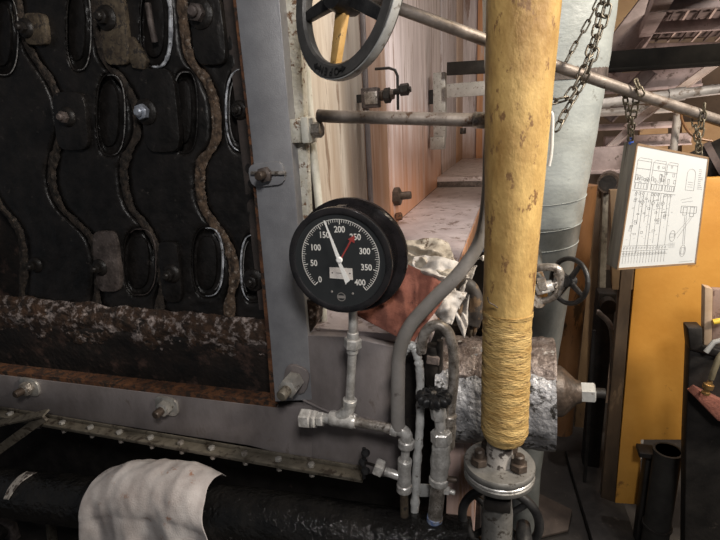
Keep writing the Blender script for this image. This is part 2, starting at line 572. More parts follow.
# crusty white strip on the inner flank of the post
cs = [onY(*p, YF + .035) for p in ((273, -40), (297, -40), (304, 110), (309, 220), (310, 338), (299, 338), (296, 250), (284, 110))]
MB().prism(cs, (0, .03, 0)).build('crusted_strip', 'white_crust', fr, bevel=.004)
ns = [onY(*p, YF + .012) for p in ((303, 300), (318, 300), (316, 322), (308, 336), (303, 336))]
MB().prism(ns, (0, .05, 0)).build('niche_side', 'rust_debris', fr, bevel=.003)

# bottom angle iron with its row of bolts
ang = [(-40, 402), (0, 408), (120, 424), (250, 447), (366, 470)]
top = [onY(x, y, YF - .002) for x, y in ang]
an = MB()
a0, a1 = top[0], top[-1]
an.prism([a0, a0 + Vector((0, -.040, 0)), a0 + Vector((0, -.040, -.007)), a0 + Vector((0, 0, -.007))], a1 - a0)
an.prism([a0 + Vector((0, .0, .012)), a0 + Vector((0, -.006, .012)), a0 + Vector((0, -.006, 0)), a0 + Vector((0, 0, 0))], a1 - a0)
an.prism([a0 + Vector((0, -.003, -.008)), a0 + Vector((0, -.037, -.008)), a0 + Vector((0, -.037, -.014)), a0 + Vector((0, -.003, -.014))], a1 - a0)
ag = an.build('bottom_angle', 'olive_iron', fr, bevel=.0012)
dirn = (a1 - a0)
for bx_, by_ in ((10, 411), (36, 413), (62, 419), (90, 423), (119, 428), (150, 432), (180, 436), (211, 441), (244, 447), (278, 453), (311, 459)):
    p = onY(bx_, by_, YF - .022)
    t = (p.x - a0.x) / dirn.x
    p = a0 + dirn * t + Vector((0, -.022, 0))
    b = MB().hexn(p + Vector((0, 0, .0005)), ZZ, .0105, .010, random.random()).build('flange_bolt', 'nut_silver' if random.random() < .7 else 'nickel_dirty', fr)
    MB().lathe([(0, .0055), (.002, .0085), (.012, .0085), (.022, .0085)], p - Vector((0, 0, .034)), ZZ, 6).build('bolt_end', 'nickel_dirty', b)


def clamp(px, py, Y, wpx, hpx, tilt, r, stick, parent, pm='nickel_dirty', nm='nickel_dirty', sm='bolt_dark', name='clamp_plate', axis=NY, rnd=True, nh=None):
    """a clip plate with a nut and a stud end standing out of it"""
    p = onY(px, py, Y)
    w = ln(p, wpx); h = ln(p, hpx)
    X = Matrix.Rotation(tilt, 4, 'Y')
    pts = []
    c = min(w, h) * .35
    for sx, sy, a in ((1, 1, 0), (-1, 1, PI / 2), (-1, -1, PI), (1, -1, 1.5 * PI)):
        for k in range(4):
            an_ = a + k * PI / 6
            pts.append(p + X @ Vector((sx * (w / 2 - c) + c * math.cos(an_), 0, sy * (h / 2 - c) + c * math.sin(an_))))
    pl = MB().prism([q + Vector((0, -.009, 0)) for q in pts], (0, .009, 0)).build(name, pm, parent, bevel=.0015)
    ax = Vector(axis).normalized()
    MB().hexn(p + Vector((0, -.009, 0)), ax, r, nh or r * .95, .3 + px).build('nut', nm, pl)
    MB().lathe([(0, r * .56), (stick, r * .56), (stick + r * .15, r * .42)], p + Vector((0, -.009, 0)), ax, 14).build('stud', sm, pl)
    return pl


cp_ = clamp(268, 174, YF, 39, 23, -.08, .0195, .04, fr, 'silver_paint', 'dirty_plate', 'bolt_dark')
MB().bar(onY(251, 173, YF - .013), onY(286, 173, YF - .013), .008, .010, (0, -1, 0)).build('clip_ridge', 'nickel_dirty', cp_, bevel=.002)
clamp(297, 378, YF, 26, 30, .3, .027, .082, fr, 'silver_paint_warm', 'nut_silver', 'olive_iron', axis=(-.04, -1, -.04), nh=.055)
clamp(168, 405, YF, 26, 20, .08, .0235, .048, fr, 'nut_silver', 'nut_silver', 'bolt_dark', nh=.024)
clamp(31, 386, YF, 24, 19, .08, .0235, .048, fr, 'nut_silver', 'nickel_dirty', 'bolt_dark', nh=.024)

# ================================================================ HEADERS
seams = {
    'A': [(180, -40), (182, 0), (186, 40), (191, 60), (206, 80), (215, 105), (216, 140), (203, 160), (200, 180), (203, 205), (215, 225), (228, 245), (235, 275), (230, 300), (230, 326)],
    'B': [(93, -40), (95, 0), (97, 30), (105, 60), (122, 80), (135, 105), (137, 135), (127, 155), (124, 175), (130, 205), (145, 225), (158, 250), (163, 280), (160, 300), (160, 322)],
    'C': [(17, -40), (18, 0), (22, 30), (33, 55), (50, 80), (60, 105), (62, 130), (55, 155), (52, 180), (60, 205), (76, 222), (92, 240), (99, 270), (97, 295), (97, 316)],
    'D': [(-62, -40), (-60, 0), (-56, 30), (-45, 55), (-26, 80), (-14, 105), (-12, 130), (-16, 155), (-14, 180), (0, 205), (14, 222), (22, 240), (24, 270), (22, 295), (22, 310)],
    'Z': [(226, -40), (236, 0), (242, 40), (244, 60), (248, 80), (250, 105), (255, 140), (259, 160), (262, 180), (264, 205), (266, 225), (268, 245), (271, 275), (273, 300), (275, 330)],
}


def seam_x(key, y):
    s = sm_[key]
    for a, b in zip(s, s[1:]):
        if a[1] <= y <= b[1]:
            t = (y - a[1]) / max(b[1] - a[1], 1e-6)
            return a[0] + (b[0] - a[0]) * t
    return s[0][0] if y < s[0][1] else s[-1][0]


sm_ = {}
for k, s in seams.items():
    sp = spline([Vector((x, y, 0)) for x, y in s], 8)
    sm_[k] = sorted([(p.x, p.y) for p in sp], key=lambda q: q[1])


def ell(cx, cy, rx, ry, a, sq=2.6):
    c, s = math.cos(a), math.sin(a)
    return cx + rx * math.copysign(abs(c) ** (2 / sq), c), cy + ry * math.copysign(abs(s) ** (2 / sq), s)


headers = [
    ('D', 'C', [(4, 35, 14, 40), (-24, 262, 14, 32)],
     'soot black sinuous boiler header at the left picture edge'),
    ('C', 'B', [(79, 28, 12, 42), (111, 115, 14, 40), (140, 262, 16, 33)],
     'black sinuous boiler header, second from the left, with tan clamp plate at its foot'),
    ('B', 'A', [(156, 25, 15, 42), (185, 112, 12, 40), (208, 262, 15, 34)],
     'black sinuous boiler header with the bright silver nut and white streaked opening'),
    ('A', 'Z', [(210, 20, 17, 40), (243, 110, 17, 41), (253, 268, 12, 33)],
     'black sinuous boiler header right against the silver post'),
]
# bolt list per header: (px, py, radius, plate w, plate h, plate material, nut material)
bolts = {
    'D': [(36, 265, .0165, None, None, 'soot_iron')],
    'C': [(31, 29, .016, (30, 52, 14, 46), 'tan_plate', 'soot_iron'), (72, 117, .017, (60, 92, 92, 150), 'black_header', 'dirty_plate'), (104, 266, .0165, (99, 123, 230, 290), 'brown_dust', 'soot_iron')],
    'B': [(111, 19, .019, (106, 132, -6, 66), 'tan_plate', 'soot_iron'), (150, 112, .021, (146, 182, 69, 152), 'black_header', 'bright_nut'), (175, 272, .018, (164, 184, 240, 300), 'black_header', 'soot_iron')],
    'A': [(204, 15, .022, (196, 228, -6, 66), 'black_header', 'dirty_plate'), (240, 110, .015, None, None, 'soot_iron'), (254, 280, .020, None, None, 'soot_iron')],
}
chalk = {  # arcs of whitish cement round the openings: (opening index, from, to, material, inset)
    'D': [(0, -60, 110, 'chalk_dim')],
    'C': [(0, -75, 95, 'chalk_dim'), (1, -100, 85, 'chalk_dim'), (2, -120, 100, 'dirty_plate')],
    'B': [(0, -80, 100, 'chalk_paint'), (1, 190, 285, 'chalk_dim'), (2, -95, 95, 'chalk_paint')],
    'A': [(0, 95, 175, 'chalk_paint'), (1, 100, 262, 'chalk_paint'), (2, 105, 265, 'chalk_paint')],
}
for lk, rk, holes, lab in headers:
    base = onY((sm_[lk][-1][0] + sm_[rk][-1][0]) / 2, 318, YH)
    h = thing('boiler_header', base, lab, 'header', 'sinuous headers of the boiler')

    def hf(u, v, lk=lk, rk=rk, holes=holes):
        y = -38 + v * 362
        a = seam_x(lk, y) + 2.5; b = seam_x(rk, y) - 2.5
        x = a + (b - a) * u
        e = min(u, 1 - u) * (b - a)
        d = .022 * (1 - min(1, e / 9)) ** 2
        for cx, cy, rx, ry in holes:
            q = (abs((x - cx) / rx) ** 2.6 + abs((y - cy) / ry) ** 2.6) ** (1 / 2.6)
            if q < 1.12:
                t = max(0, min(1, (1.12 - q) / .22))
                d += .032 * t * t * (3 - 2 * t)
        d += .0022 * nz(x * .08, y * .08, 3)
        return onY(x, y, YH + d)

    MB().grid(hf, 42, 150).build('header_body', 'black_header', h, angle=70)
    for (cx, cy, rx, ry) in holes:
        MB().loop([onY(*ell(cx, cy, rx * 1.04, ry * 1.03, 2 * PI * k / 40), YH + .006) for k in range(40)], .002, 8).build('handhole_rim', 'black_header', h)
        cp = [onY(*ell(cx, cy, rx * .66, ry * .78, 2 * PI * k / 28), YH + .034) for k in range(28)]
        MB().prism([p + Vector((0, -.010, 0)) for p in cp], (0, .010, 0)).build('handhole_cover', 'black_header', h, bevel=.003)
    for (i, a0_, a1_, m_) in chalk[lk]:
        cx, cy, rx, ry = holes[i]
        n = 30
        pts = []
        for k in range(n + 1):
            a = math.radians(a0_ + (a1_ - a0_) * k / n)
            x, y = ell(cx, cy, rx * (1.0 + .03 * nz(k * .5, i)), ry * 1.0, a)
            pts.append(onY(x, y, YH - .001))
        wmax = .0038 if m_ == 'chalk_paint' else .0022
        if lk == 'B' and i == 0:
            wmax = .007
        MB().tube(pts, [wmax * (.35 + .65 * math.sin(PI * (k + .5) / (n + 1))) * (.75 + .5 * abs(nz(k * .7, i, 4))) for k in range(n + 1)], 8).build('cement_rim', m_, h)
        if lk in 'BA' and m_ == 'chalk_paint' and i > 0:
            pts2 = [p + (onY(cx, cy, YH) - p) * .13 for p in pts[4:-4]]
            for q in pts2:
                q.y = YH + .004
            MB().tube(pts2, .0016, 6).build('cement_rim', 'chalk_dim', h)
    for (bx_, by_, r, pad, pmt, nm) in bolts[lk]:
        top_ = .0
        if pad:
            x0_, x1_, y0_, y1_ = pad
            cxp, cyp = (x0_ + x1_) / 2, (y0_ + y1_) / 2
            pp_ = []
            for k in range(28):
                ex_, ey_ = ell(cxp, cyp, (x1_ - x0_) / 2, (y1_ - y0_) / 2, 2 * PI * k / 28, 4.5)
                pp_.append(onY(ex_ + (ey_ - cyp) * .10, ey_, YH + .006))
            top_ = .016
            MB().prism([q + NY * (top_ + .006) for q in pp_], (0, top_ + .006, 0)).build('clamp_plate', pmt, h, bevel=.004)
        p = onY(bx_, by_, YH) + NY * (top_ - .001)
        MB().lathe([(0, r * 1.7), (.004, r * 1.65), (.010, r * 1.25), (.011, r)], p, NY, 24).build('bolt_washer', 'soot_iron', h)
        nn = MB().hexn(p + NY * .009, NY, r, r * .9, bx_).build('bolt_nut', nm, h)
        MB().lathe([(0, r * .6), (r * 1.25, r * .6), (r * 1.45, r * .42)], p + NY * .009, NY, 16).build('bolt_tip', nm, nn)
    if lk == 'B':
        MB().tube([onY(148, 4, YH + .005), onY(151, 24, YH - .004), onY(155, 42, YH + .005)], .0085, 12).build('lifting_bar', 'dirty_plate', h)
        MB().prism([onY(*q, YH - .012) for q in ((120, 40), (132, 36), (146, 60), (143, 70), (132, 68))], (0, .02, 0)).build('clamp_foot', 'tan_plate', h, bevel=.004)

# sediment-filled joints between the headers
for key, m_, lab in (('A', 'seam_cement', 'brown and white crusted packing strip nearest the silver post'),
                     ('B', 'seam_dark', 'wavy crusted packing strip left of the bright silver nut'),
                     ('C', 'seam_dark', 'dark wavy packing strip left of the tan clamp plate'),
                     ('D', 'seam_dark', 'dark wavy packing strip nearest the left picture edge')):
    s = sm_[key]

    def sf(u, v, s=s, key=key):
        y = -38 + v * 362
        x = seam_x(key, y) + (u - .5) * ((10 if key == 'A' else 8) + 4 * nz(y * .06, 5)) + 1.2 * nz(y * .25, 3)
        d = .007 - .006 * math.sin(PI * u) - .0055 * nz(x * .4, y * .16, 9) - .003 * nz(x * .9, y * .5, 2)
        return onY(x, y, YH + d)

    tag(MB().grid(sf, 10, 220).build('joint_packing', m_, solid=.004, angle=80), lab, 'packing', 'packing strips between headers')

# back plate behind the headers
bp = MB().box((onY(120, 150, YH + .1).x - .65, YH + .11, 1.7), (2.6, .02, 1.3)).build('wall_header_back', 'mud_dark'); struct(bp)

# rusty sediment on the sill below, and the dark sill box
SE = YH - .05


def sed(u, v):
    x = -45 + u * 322
    yt = 300 + x * .092
    y = yt - 5 + 4 * nz(x * .05, 4) + v * (40 + 10 * nz(x * .03, 8))
    ramp = min(1, v * 2.2) ** .8 - max(0, (v - .45) / .55) * .75
    d = -.032 * ramp - .010 * nz(x * .06, y * .09, 2) - .007 * nz(x * .2, y * .25, 7) - .004 * nz(x * .5, y * .6, 3)
    q = onY(x, y, YH - .001 + d)
    return q


sd = MB().grid(sed, 160, 26).build('sediment_bank', 'rust_debris', solid=.006, angle=80)
tag(sd, 'crusted bank of rust and white scale on the sill under the headers', 'sediment')


def sill(u, v):
    x = -45 + u * 322
    y = 320 + x * .092 + v * (68 + x * .02)
    d = .006 * nz(x * .03, y * .06, 12) + .003 * nz(x * .2, y * .2, 5)
    return onY(x, y, YH - .022 + .05 * v + d)


sl = MB().grid(sill, 80, 16).build('trim_sill', 'mud_dark', solid=.008, angle=80); struct(sl)
uw = MB().box((-1.6, 1.32, .6), (2.9, .02, 1.25)).build('wall_ashpit', 'dark_steel'); struct(uw)

# ================================================================ LOWER LEFT: LAGGED PIPE, CLOTH, BRACKETS
LY = 1.0
lp_pts = [onY(x, y, LY) for x, y in ((-60, 488), (0, 491.5), (75, 500), (240, 516), (390, 540), (470, 552))]
lr = ln(lp_pts[2], 24)
pp = thing('lagged_pipe', lp_pts[2], 'glossy black tarred pipe lagging running under the bolted angle', 'pipe')
spp = spline(lp_pts, 14)
MB().tube(spp, lr, 40, True, lambda t, a, p: 1 + .03 * nz(p.x * 16, a * 1.3, 3) + .018 * nz(p.x * 45, a * 4, 1)).build('pipe_lagging', 'tar_black', pp, angle=80)
cpt = onY(33, 495, LY)
axp = (lp_pts[3] - lp_pts[1]).normalized()
def wband(u, v):
    a = -.2 + v * 1.25
    rr = lr * (1.035 + .02 * nz(u * 5, v * 5))
    return cpt + axp * ((u - .5) * .05 * (1 - .5 * v) - .02 * v) + Vector((0, -math.sin(a) * rr, math.cos(a) * rr))


MB().grid(wband, 14, 18).build('white_band', 'wrap_white', pp, solid=.003, angle=80)

cl0 = onY(150, 520, LY)


def drape(u, v):
    # u along the pipe, v from behind over the top and down the front
    s = (u - .5)
    x = 112 + u * 102 - 12 * v * (1 - u) + 15 * v * u + 2.5 * nz(v * 5, 3) * max(0, 2 * u - 1)
    c = onY(x, 500 + (x - 75) * .099, LY)
    w = (v - .22)
    R = lr * 1.10
    fold = .010 * math.sin(u * 17 + v * 2.2) * max(0, v - .25) + .006 * nz(u * 5, v * 4, 8) + .0035 * nz(u * 14, v * 10, 2)
    pe = abs(s) * 2
    arc = 2.35
    a = -1.1 + v * 4.1
    if a < PI / 2 + .15:
        rr = R + fold + .006
        return c + Vector((0, -math.sin(a) * rr, math.cos(a) * rr + (.022 + .036 * min(1, math.sin(u * PI) * 1.5))))
    ex = (a - PI / 2 - .15) * R * 1.4
    rr = R + fold * 1.6 + .006
    aa = PI / 2 + .15
    return c + Vector((s * ex * .2, -math.sin(aa) * rr - .1 * ex * .3, math.cos(aa) * rr - ex + (.022 + .036 * min(1, math.sin(u * PI) * 1.5)) * max(0, 1 - ex * 8) + (.0 if v < 1 else 0)))


ct = MB().grid(drape, 60, 60).build('draped_cloth', 'cloth_white', solid=.003, sub=1, angle=80)
tag(ct, 'stained off white cloth hung over the black lagged pipe', 'cloth')

br = thing('corner_brace', onY(20, 430, 1.06), 'olive angle iron brace sloping down at the left picture edge', 'brace')
MB().bar(onY(-40, 432, 1.04), onY(46, 413, 1.04), .03, .006, (0, -.3, 1)).build('upper_flange', 'olive_iron', br)
MB().bar(onY(-40, 478, 1.06), onY(44, 417, 1.05), .01, .03, (0, -.2, 1)).build('sloping_leg', 'olive_iron', br)
sb = thing('floor_bracket', onY(20, 530, 1.14), 'dusty iron bracket under the black pipe at the lower left corner', 'bracket')
MB().box(onY(8, 532, 1.16), (.10, .03, .10)).build('bracket_plate', 'dirty_plate', sb, bevel=.004)
MB().bar(onY(48, 500, 1.18), onY(56, 570, 1.18), .035, .02, (1, 0, 0)).build('bracket_upright', 'olive_iron', sb, bevel=.003)
MB().lathe([(0, .03), (.02, .033), (.05, .033), (.06, .028)], onY(2, 530, 1.09), NY, 20).build('bracket_boss', 'soot_iron', sb)

# ================================================================ PRESSURE GAUGE
GY = .955
gc = onY(341, 258.5, GY)
s1 = ln(gc, 1)                       # metres per pixel at the dial
gx = (XX * 1.0 + Vector((0, .02, 0))).normalized()
g = thing('pressure_gauge', onY(351, 312, GY + .05), 'round black dial pressure gauge with white figures 0 to 400', 'gauge')
bd = MB()
bo = gc - ZZ * 2.2 * s1 - XX * .9 * s1
bf = bo - ZZ * 2.6 * s1 + XX * 1.2 * s1
bd.lathe([(-.004, 52.3 * s1), (-.004, 54 * s1), (.004, 54.5 * s1), (.012, 53 * s1), (.054, 53.5 * s1)], bo, -NY, 72)
bd.lathe([(.053, 52 * s1), (.054, 60 * s1), (.058, 61.5 * s1), (.070, 61.5 * s1), (.074, 59.5 * s1)], bf, -NY, 72)
bd.build('gauge_case', 'gauge_rim', g)
MB().washer(bo + NY * .010, -NY, 47.5 * s1, 54.3 * s1, .012, 72).build('bezel', 'gauge_black', g, bevel=.0022)
MB().lathe([(0, 48.5 * s1), (.002, 48.5 * s1)], bo + NY * .007, -NY, 64).build('dial', 'dial_black', g)
FZ = .0074
up_ = ZZ
sx = s1 * 1.04


def dpt(r, deg, off=0):
    a = math.radians(deg)
    return gc + XX * (r * math.cos(a) * sx) + ZZ * (r * math.sin(a) * sx) + NY * (FZ + off)


def vang(v):
    return 224 - v * 274 / 400


mk = MB()
R1 = 39.0


def quad(mb, a, b, w, off=0):
    d = (b - a).normalized()
    s = d.cross(NY).normalized() * w / 2
    mb.prism([a - s, a + s, b + s, b - s], NY * .0002)


for v in range(0, 401, 5):
    big = v % 50 == 0
    mid = v % 25 == 0
    a = vang(v)
    quad(mk, dpt(R1 - (5.0 if big else 4.2 if mid else 3.0), a), dpt(R1, a), s1 * (.85 if big else .48))
for k in range(0, 400, 4):
    a, b = vang(k), vang(k + 4)
    p = [dpt(R1 + .15, a), dpt(R1 - .4, a), dpt(R1 - .4, b), dpt(R1 + .15, b)]
    mk.prism(p, NY * .0002)
mk.build('dial_scale', 'dial_white', g, smooth=False)
nm = MB()
for v in range(0, 401, 50):
    rr = {0: 30.5, 50: 27.5, 100: 26.5, 150: 27.5, 200: 29, 250: 27.5, 300: 26.5, 350: 27.0, 400: 29.5}[v]
    me = text_mesh(str(v), 8.2 * s1 * 1.08, .0001, .018)
    X = frame(dpt(rr, vang(v), .0001), XX, ZZ) @ Matrix.Diagonal((.86, 1.0, 1, 1))
    nm.mesh(me, X)
nm.build('dial_figures', 'dial_white', g, smooth=False)


def gp(x, y, off):
    """dial-plane point from picture offsets in pixels about the pivot"""
    return gc + XX * (x * sx) + ZZ * (-y * sx) + NY * (FZ + off)


MB().prism([gp(-11, 8, .0002), gp(12, 8.5, .0002), gp(12, 20, .0002), gp(-11.5, 19, .0002)], NY * .0008).build('maker_plate', 'plate_white', g)
pt = MB()
for j, (y, w) in enumerate(((14, 10),)):
    quad(pt, gp(-w / 2, y - .5, .0011), gp(w / 2, y - .3, .0011), .5 * s1)
for x in (-8.5, 9.5):
    pt.lathe([(0, .7 * s1), (.0006, .7 * s1)], gp(x, 13.5, .001), NY, 10)
pt.build('maker_print', 'letter_grey', g, smooth=False)
lgp = MB()
lgp.washer(gp(-1, 38, 0), NY, 3.9 * s1, 4.6 * s1, .0002, 28)
lgp.prism([gp(-4.6, 36.6, .0001), gp(2.6, 36.6, .0001), gp(2.6, 39.4, .0001), gp(-4.6, 39.4, .0001)], NY * .0003)
lgp.build('maker_emblem', 'hose_grey', g, smooth=False)
for x, y in ((-10.5, 33), (11, 34)):
    MB().lathe([(0, 1.2 * s1), (.001, 1.1 * s1), (.0014, .6 * s1)], gp(x, y, 0), NY, 12).build('dial_screw', 'hose_grey', g)
MB().prism([gp(-.9, 2, .003), gp(.9, 1.2, .003), gp(13.2, -18.2, .003), gp(16.0, -16.6, .003), gp(16.6, -24.4, .003), gp(9.6, -20.2, .003), gp(11.8, -19, .003)], NY * .0006).build('red_hand', 'needle_red', g, smooth=False)
MB().prism([gp(-12.9, -38, .0045), gp(-11.7, -38, .0045), gp(1.7, -1.0, .0045), gp(1.4, 2, .0045), gp(9.6, 20.0, .0045), gp(6.0, 23.0, .0045), gp(5.2, 24.5, .0045), gp(-1.9, 2, .0045), gp(-2.4, -1, .0045)], NY * .0006).build('needle', 'needle_white', g, smooth=False)
MB().lathe([(0, 3.4 * s1), (.003, 3.3 * s1), (.005, 2.2 * s1)], gp(0, 0, .003), NY, 20).build('needle_hub', 'needle_white', g)
nt_ = MB().box(gc + Vector((.004, .02, 51.5 * s1)), (.02, .028, .004)).build('case_lug', 'gauge_rim', g, bevel=.001)
gl = bpy.data.materials.new('gauge_glass'); gl.use_nodes = True
gn = gl.node_tree
gn.nodes.remove(gn.nodes['Principled BSDF'])
g1 = gn.nodes.new('ShaderNodeBsdfTransparent'); g2 = gn.nodes.new('ShaderNodeBsdfGlossy'); g3 = gn.nodes.new('ShaderNodeMixShader')
g2.inputs['Roughness'].default_value = .04
g3.inputs[0].default_value = .035
gn.links.new(g1.outputs[0], g3.inputs[1]); gn.links.new(g2.outputs[0], g3.inputs[2])
gn.links.new(g3.outputs[0], gn.nodes['Material Output'].inputs['Surface'])
MATS['gauge_glass'] = gl
MB().lathe([(0, 47.6 * s1), (.0015, 47.6 * s1)], bo + NY * .0165, -NY, 64).build('glass', 'gauge_glass', g)

# ---------------------------------------------------------------- gauge piping
PY = 1.005
gpz = thing('gauge_pipe', onY(343, 418, PY), 'silver painted small bore pipework standing under the pressure gauge', 'pipe')


def W(x, y, Y=PY):
    return onY(x, y, Y)


def fitting(mb_name, a, b, rpx, parent, m, kind='round', bulge=0, lab=None):
    a = Vector(a); b = Vector(b)
    r = ln(a, rpx)
    L_ = (b - a).length
    mb = MB()
    if kind == 'hex':
        mb.hexn(a, b - a, r, L_, .4)
    elif kind == 'bead':
        mb.lathe([(0, r * .9), (L_ * .12, r * 1.05), (L_ * .25, r), (L_ * .5, r * (1 + bulge)), (L_ * .75, r), (L_ * .88, r * 1.05), (L_, r * .9)], a, b - a, 24)
    else:
        mb.lathe([(0, r * .9), (L_ * .1, r), (L_ * .9, r), (L_, r * .9)], a, b - a, 24)
    return mb.build(mb_name, m, parent)


def pipe(name, pts, rpx, parent, m, Y=PY, sm=True, n=14, end=None):
    ws = [onY(p[0], p[1], p[2] if len(p) > 2 else Y) for p in pts]
    r0 = ln(ws[0], rpx)
    if sm:
        ws = spline(ws, 8)
    return MB().tube(ws, r0, n).build(name, m, parent)


pipe('stem', [(353, 308), (353, 336)], 4.6, gpz, 'nickel_paint', sm=False)
fitting('union_nut', W(353, 332), W(353, 338), 6, gpz, 'nickel_paint')
fitting('union_nut', W(353, 338), W(352.6, 348), 9, gpz, 'nickel_paint', 'hex')
fitting('collar', W(352.6, 348), W(352.4, 353), 6, gpz, 'nickel_paint')
pipe('riser', [(352.5, 350), (349.5, 402)], 4.6, gpz, 'nickel_paint', sm=False)
fitting('collar', W(350, 399), W(349.5, 404), 7.2, gpz, 'nickel_paint')
pipe('elbow', [(349.7, 402), (348.5, 409), (343, 415), (336, 418)], 6.5, gpz, 'nickel_paint')
fitting('tee', W(330, 417.5), W(356, 421.5), 7.6, gpz, 'nickel_paint', 'bead')
fitting('nipple', W(323, 418), W(332, 419), 5, gpz, 'nickel_paint')
fitting('hex_plug', W(301, 418), W(312, 419), 10, gpz, 'nickel_paint', 'hex')
fitting('hex_collar', W(313, 419), W(317, 419.3), 9.5, gpz, 'nickel_paint', 'hex')
fitting('hex_collar', W(318, 419), W(324, 419.5), 7.5, gpz, 'nickel_paint', 'hex')
pipe('cross_pipe', [(355, 421.5), (396, 429.5)], 5, gpz, 'nickel_dirty', sm=False)
fitting('collar', W(391, 428), W(398, 429.7), 7.2, gpz, 'nickel_paint')
pipe('elbow', [(395, 429), (402, 430.5), (406, 435), (406.5, 442)], 6.3, gpz, 'nickel_paint')
fitting('collar', W(406.5, 440), W(406, 447), 8.2, gpz, 'nickel_paint')
pipe('drop_pipe', [(406, 444), (404.5, 464)], 4.4, gpz, 'nickel_paint', sm=False)
fitting('collar', W(405, 459.5), W(404.5, 465), 7.2, gpz, 'nickel_paint')
fitting('tee', W(404.5, 465), W(404, 491), 6.4, gpz, 'nickel_paint', 'bead', .12)
fitting('branch', W(385, 471), W(402, 477), 4.5, gpz, 'nickel_paint')
fitting('hex_nut', W(375, 465.5), W(384, 469.5), 9, gpz, 'nickel_paint', 'hex')
fitting('collar', W(404.2, 484), W(404, 491), 7.6, gpz, 'nickel_paint')
pipe('drain_pipe', [(404, 489), (404.5, 525)], 4.3, gpz, 'tan_plate', sm=False)
fitting('drain_cock', W(404.5, 519), W(407, 550), 8.5, gpz, 'nickel_dirty', 'bead', .25)

# small black cock handle by the branch
ck = thing('drain_handle', W(364, 462, 1.03), 'small black wheel handle beside the end of the bolted angle', 'handle')
for dy in (-9, 0, 9):
    MB().lathe([(-.008, .007), (0, .012), (.008, .007)], W(364 + (1.5 if dy else -1), 462 + dy, 1.03), (.4, -1, .2), 14).build('handle_lobe', 'wheel_black', ck)
MB().tube([W(364, 448, 1.03), W(364, 478, 1.03)], .005, 10).build('handle_bar', 'wheel_black', ck)
MB().tube([W(364, 462, 1.03), W(376, 466, PY)], .004, 10).build('handle_spindle', 'soot_iron', ck)

# ================================================================ FITTINGS ROUND THE POST: white riser and cross rod
wp = thing('white_riser', onY(318, 335, YF + .08), 'thin cream painted upright pipe with a clamp beside the silver post', 'pipe')
MB().tube([onY(x, y, YF + .08) for x, y in ((300, -40), (305.5, 60), (312, 140), (320, 215), (324, 336))], .0105, 14).build('riser', 'white_pipe', wp)
MB().box(onY(298, 131, YF + .03), (.028, .05, .055)).build('clamp_block', 'white_crust', wp, bevel=.004)
MB().box(onY(309, 130, YF + .03), (.020, .055, .06)).build('clamp_jaw', 'white_pipe', wp, bevel=.004)
MB().hexn(onY(313, 130, YF + .02), XX, .019, .024, .3).build('clamp_nut', 'nickel_dirty', wp)

rodY = 1.12
cr = thing('cross_rod', onY(400, 119, rodY), 'straight grey steel rod crossing level from the post to the yellow pipe', 'rod')
MB().tube([onY(318, 115.5, rodY), onY(330, 116.5, rodY), onY(474, 120, rodY)], ln(onY(400, 118, rodY), 6.5), 18).build('rod', 'steel_rod_dark', cr)
fitting('end_collar', onY(473, 120, rodY), onY(488, 120.5, rodY), 8, cr, 'nickel_dirty')
fitting('set_screw', onY(463, 128, rodY), onY(463, 134, rodY), 3, cr, 'bolt_dark')

# ================================================================ VALVE HANDWHEEL AT THE TOP
wc = onY(345, -6, .93)
ax = Vector((.73, .52, .22)).normalized()        # direction of its spindle, away to the right


def solve_axis():
    # the axis whose projection points right-down along the reach rod and whose disc shows the photographed ellipse
    view = (wc - CAMPOS).normalized()
    q = onY(500, 48, .93) - wc
    q = (q - view * q.dot(view)).normalized()
    c = .575
    return (view * c + q * math.sqrt(1 - c * c)).normalized()


ax = solve_axis()
WR = ln(wc, 82)
wh = thing('valve_handwheel', wc, 'large dark iron handwheel lettered OPEN at the top of the picture', 'handwheel')
mb = MB()
U, Vv = perp(ax)
n = 72
rings = []
sec = [(-.006, .80), (-.011, .83), (-.012, .975), (-.009, .99), (.006, .99), (.014, .96), (.016, .88), (.012, .83), (.004, .80)]
vs = []
for k in range(n):
    a = 2 * PI * k / n
    d = U * math.cos(a) + Vv * math.sin(a)
    vs.append([mb.bm.verts.new(wc + ax * s_ + d * (r_ * WR)) for s_, r_ in sec])
for k in range(n):
    a, b = vs[k], vs[(k + 1) % n]
    for i in range(len(sec)):
        j = (i + 1) % len(sec)
        mb.bm.faces.new((a[i], b[i], b[j], a[j]))
mb.build('rim', 'wheel_iron', wh)
MB().washer(wc - ax * .010, ax, WR * .98, WR * 1.002, .017, 72).build('worn_edge', 'tag_grey', wh, bevel=.001)
MB().lathe([(-.03, .012), (-.028, .030), (.0, .036), (.025, .032), (.03, .02)], wc, ax, 28).build('hub', 'wheel_black', wh)
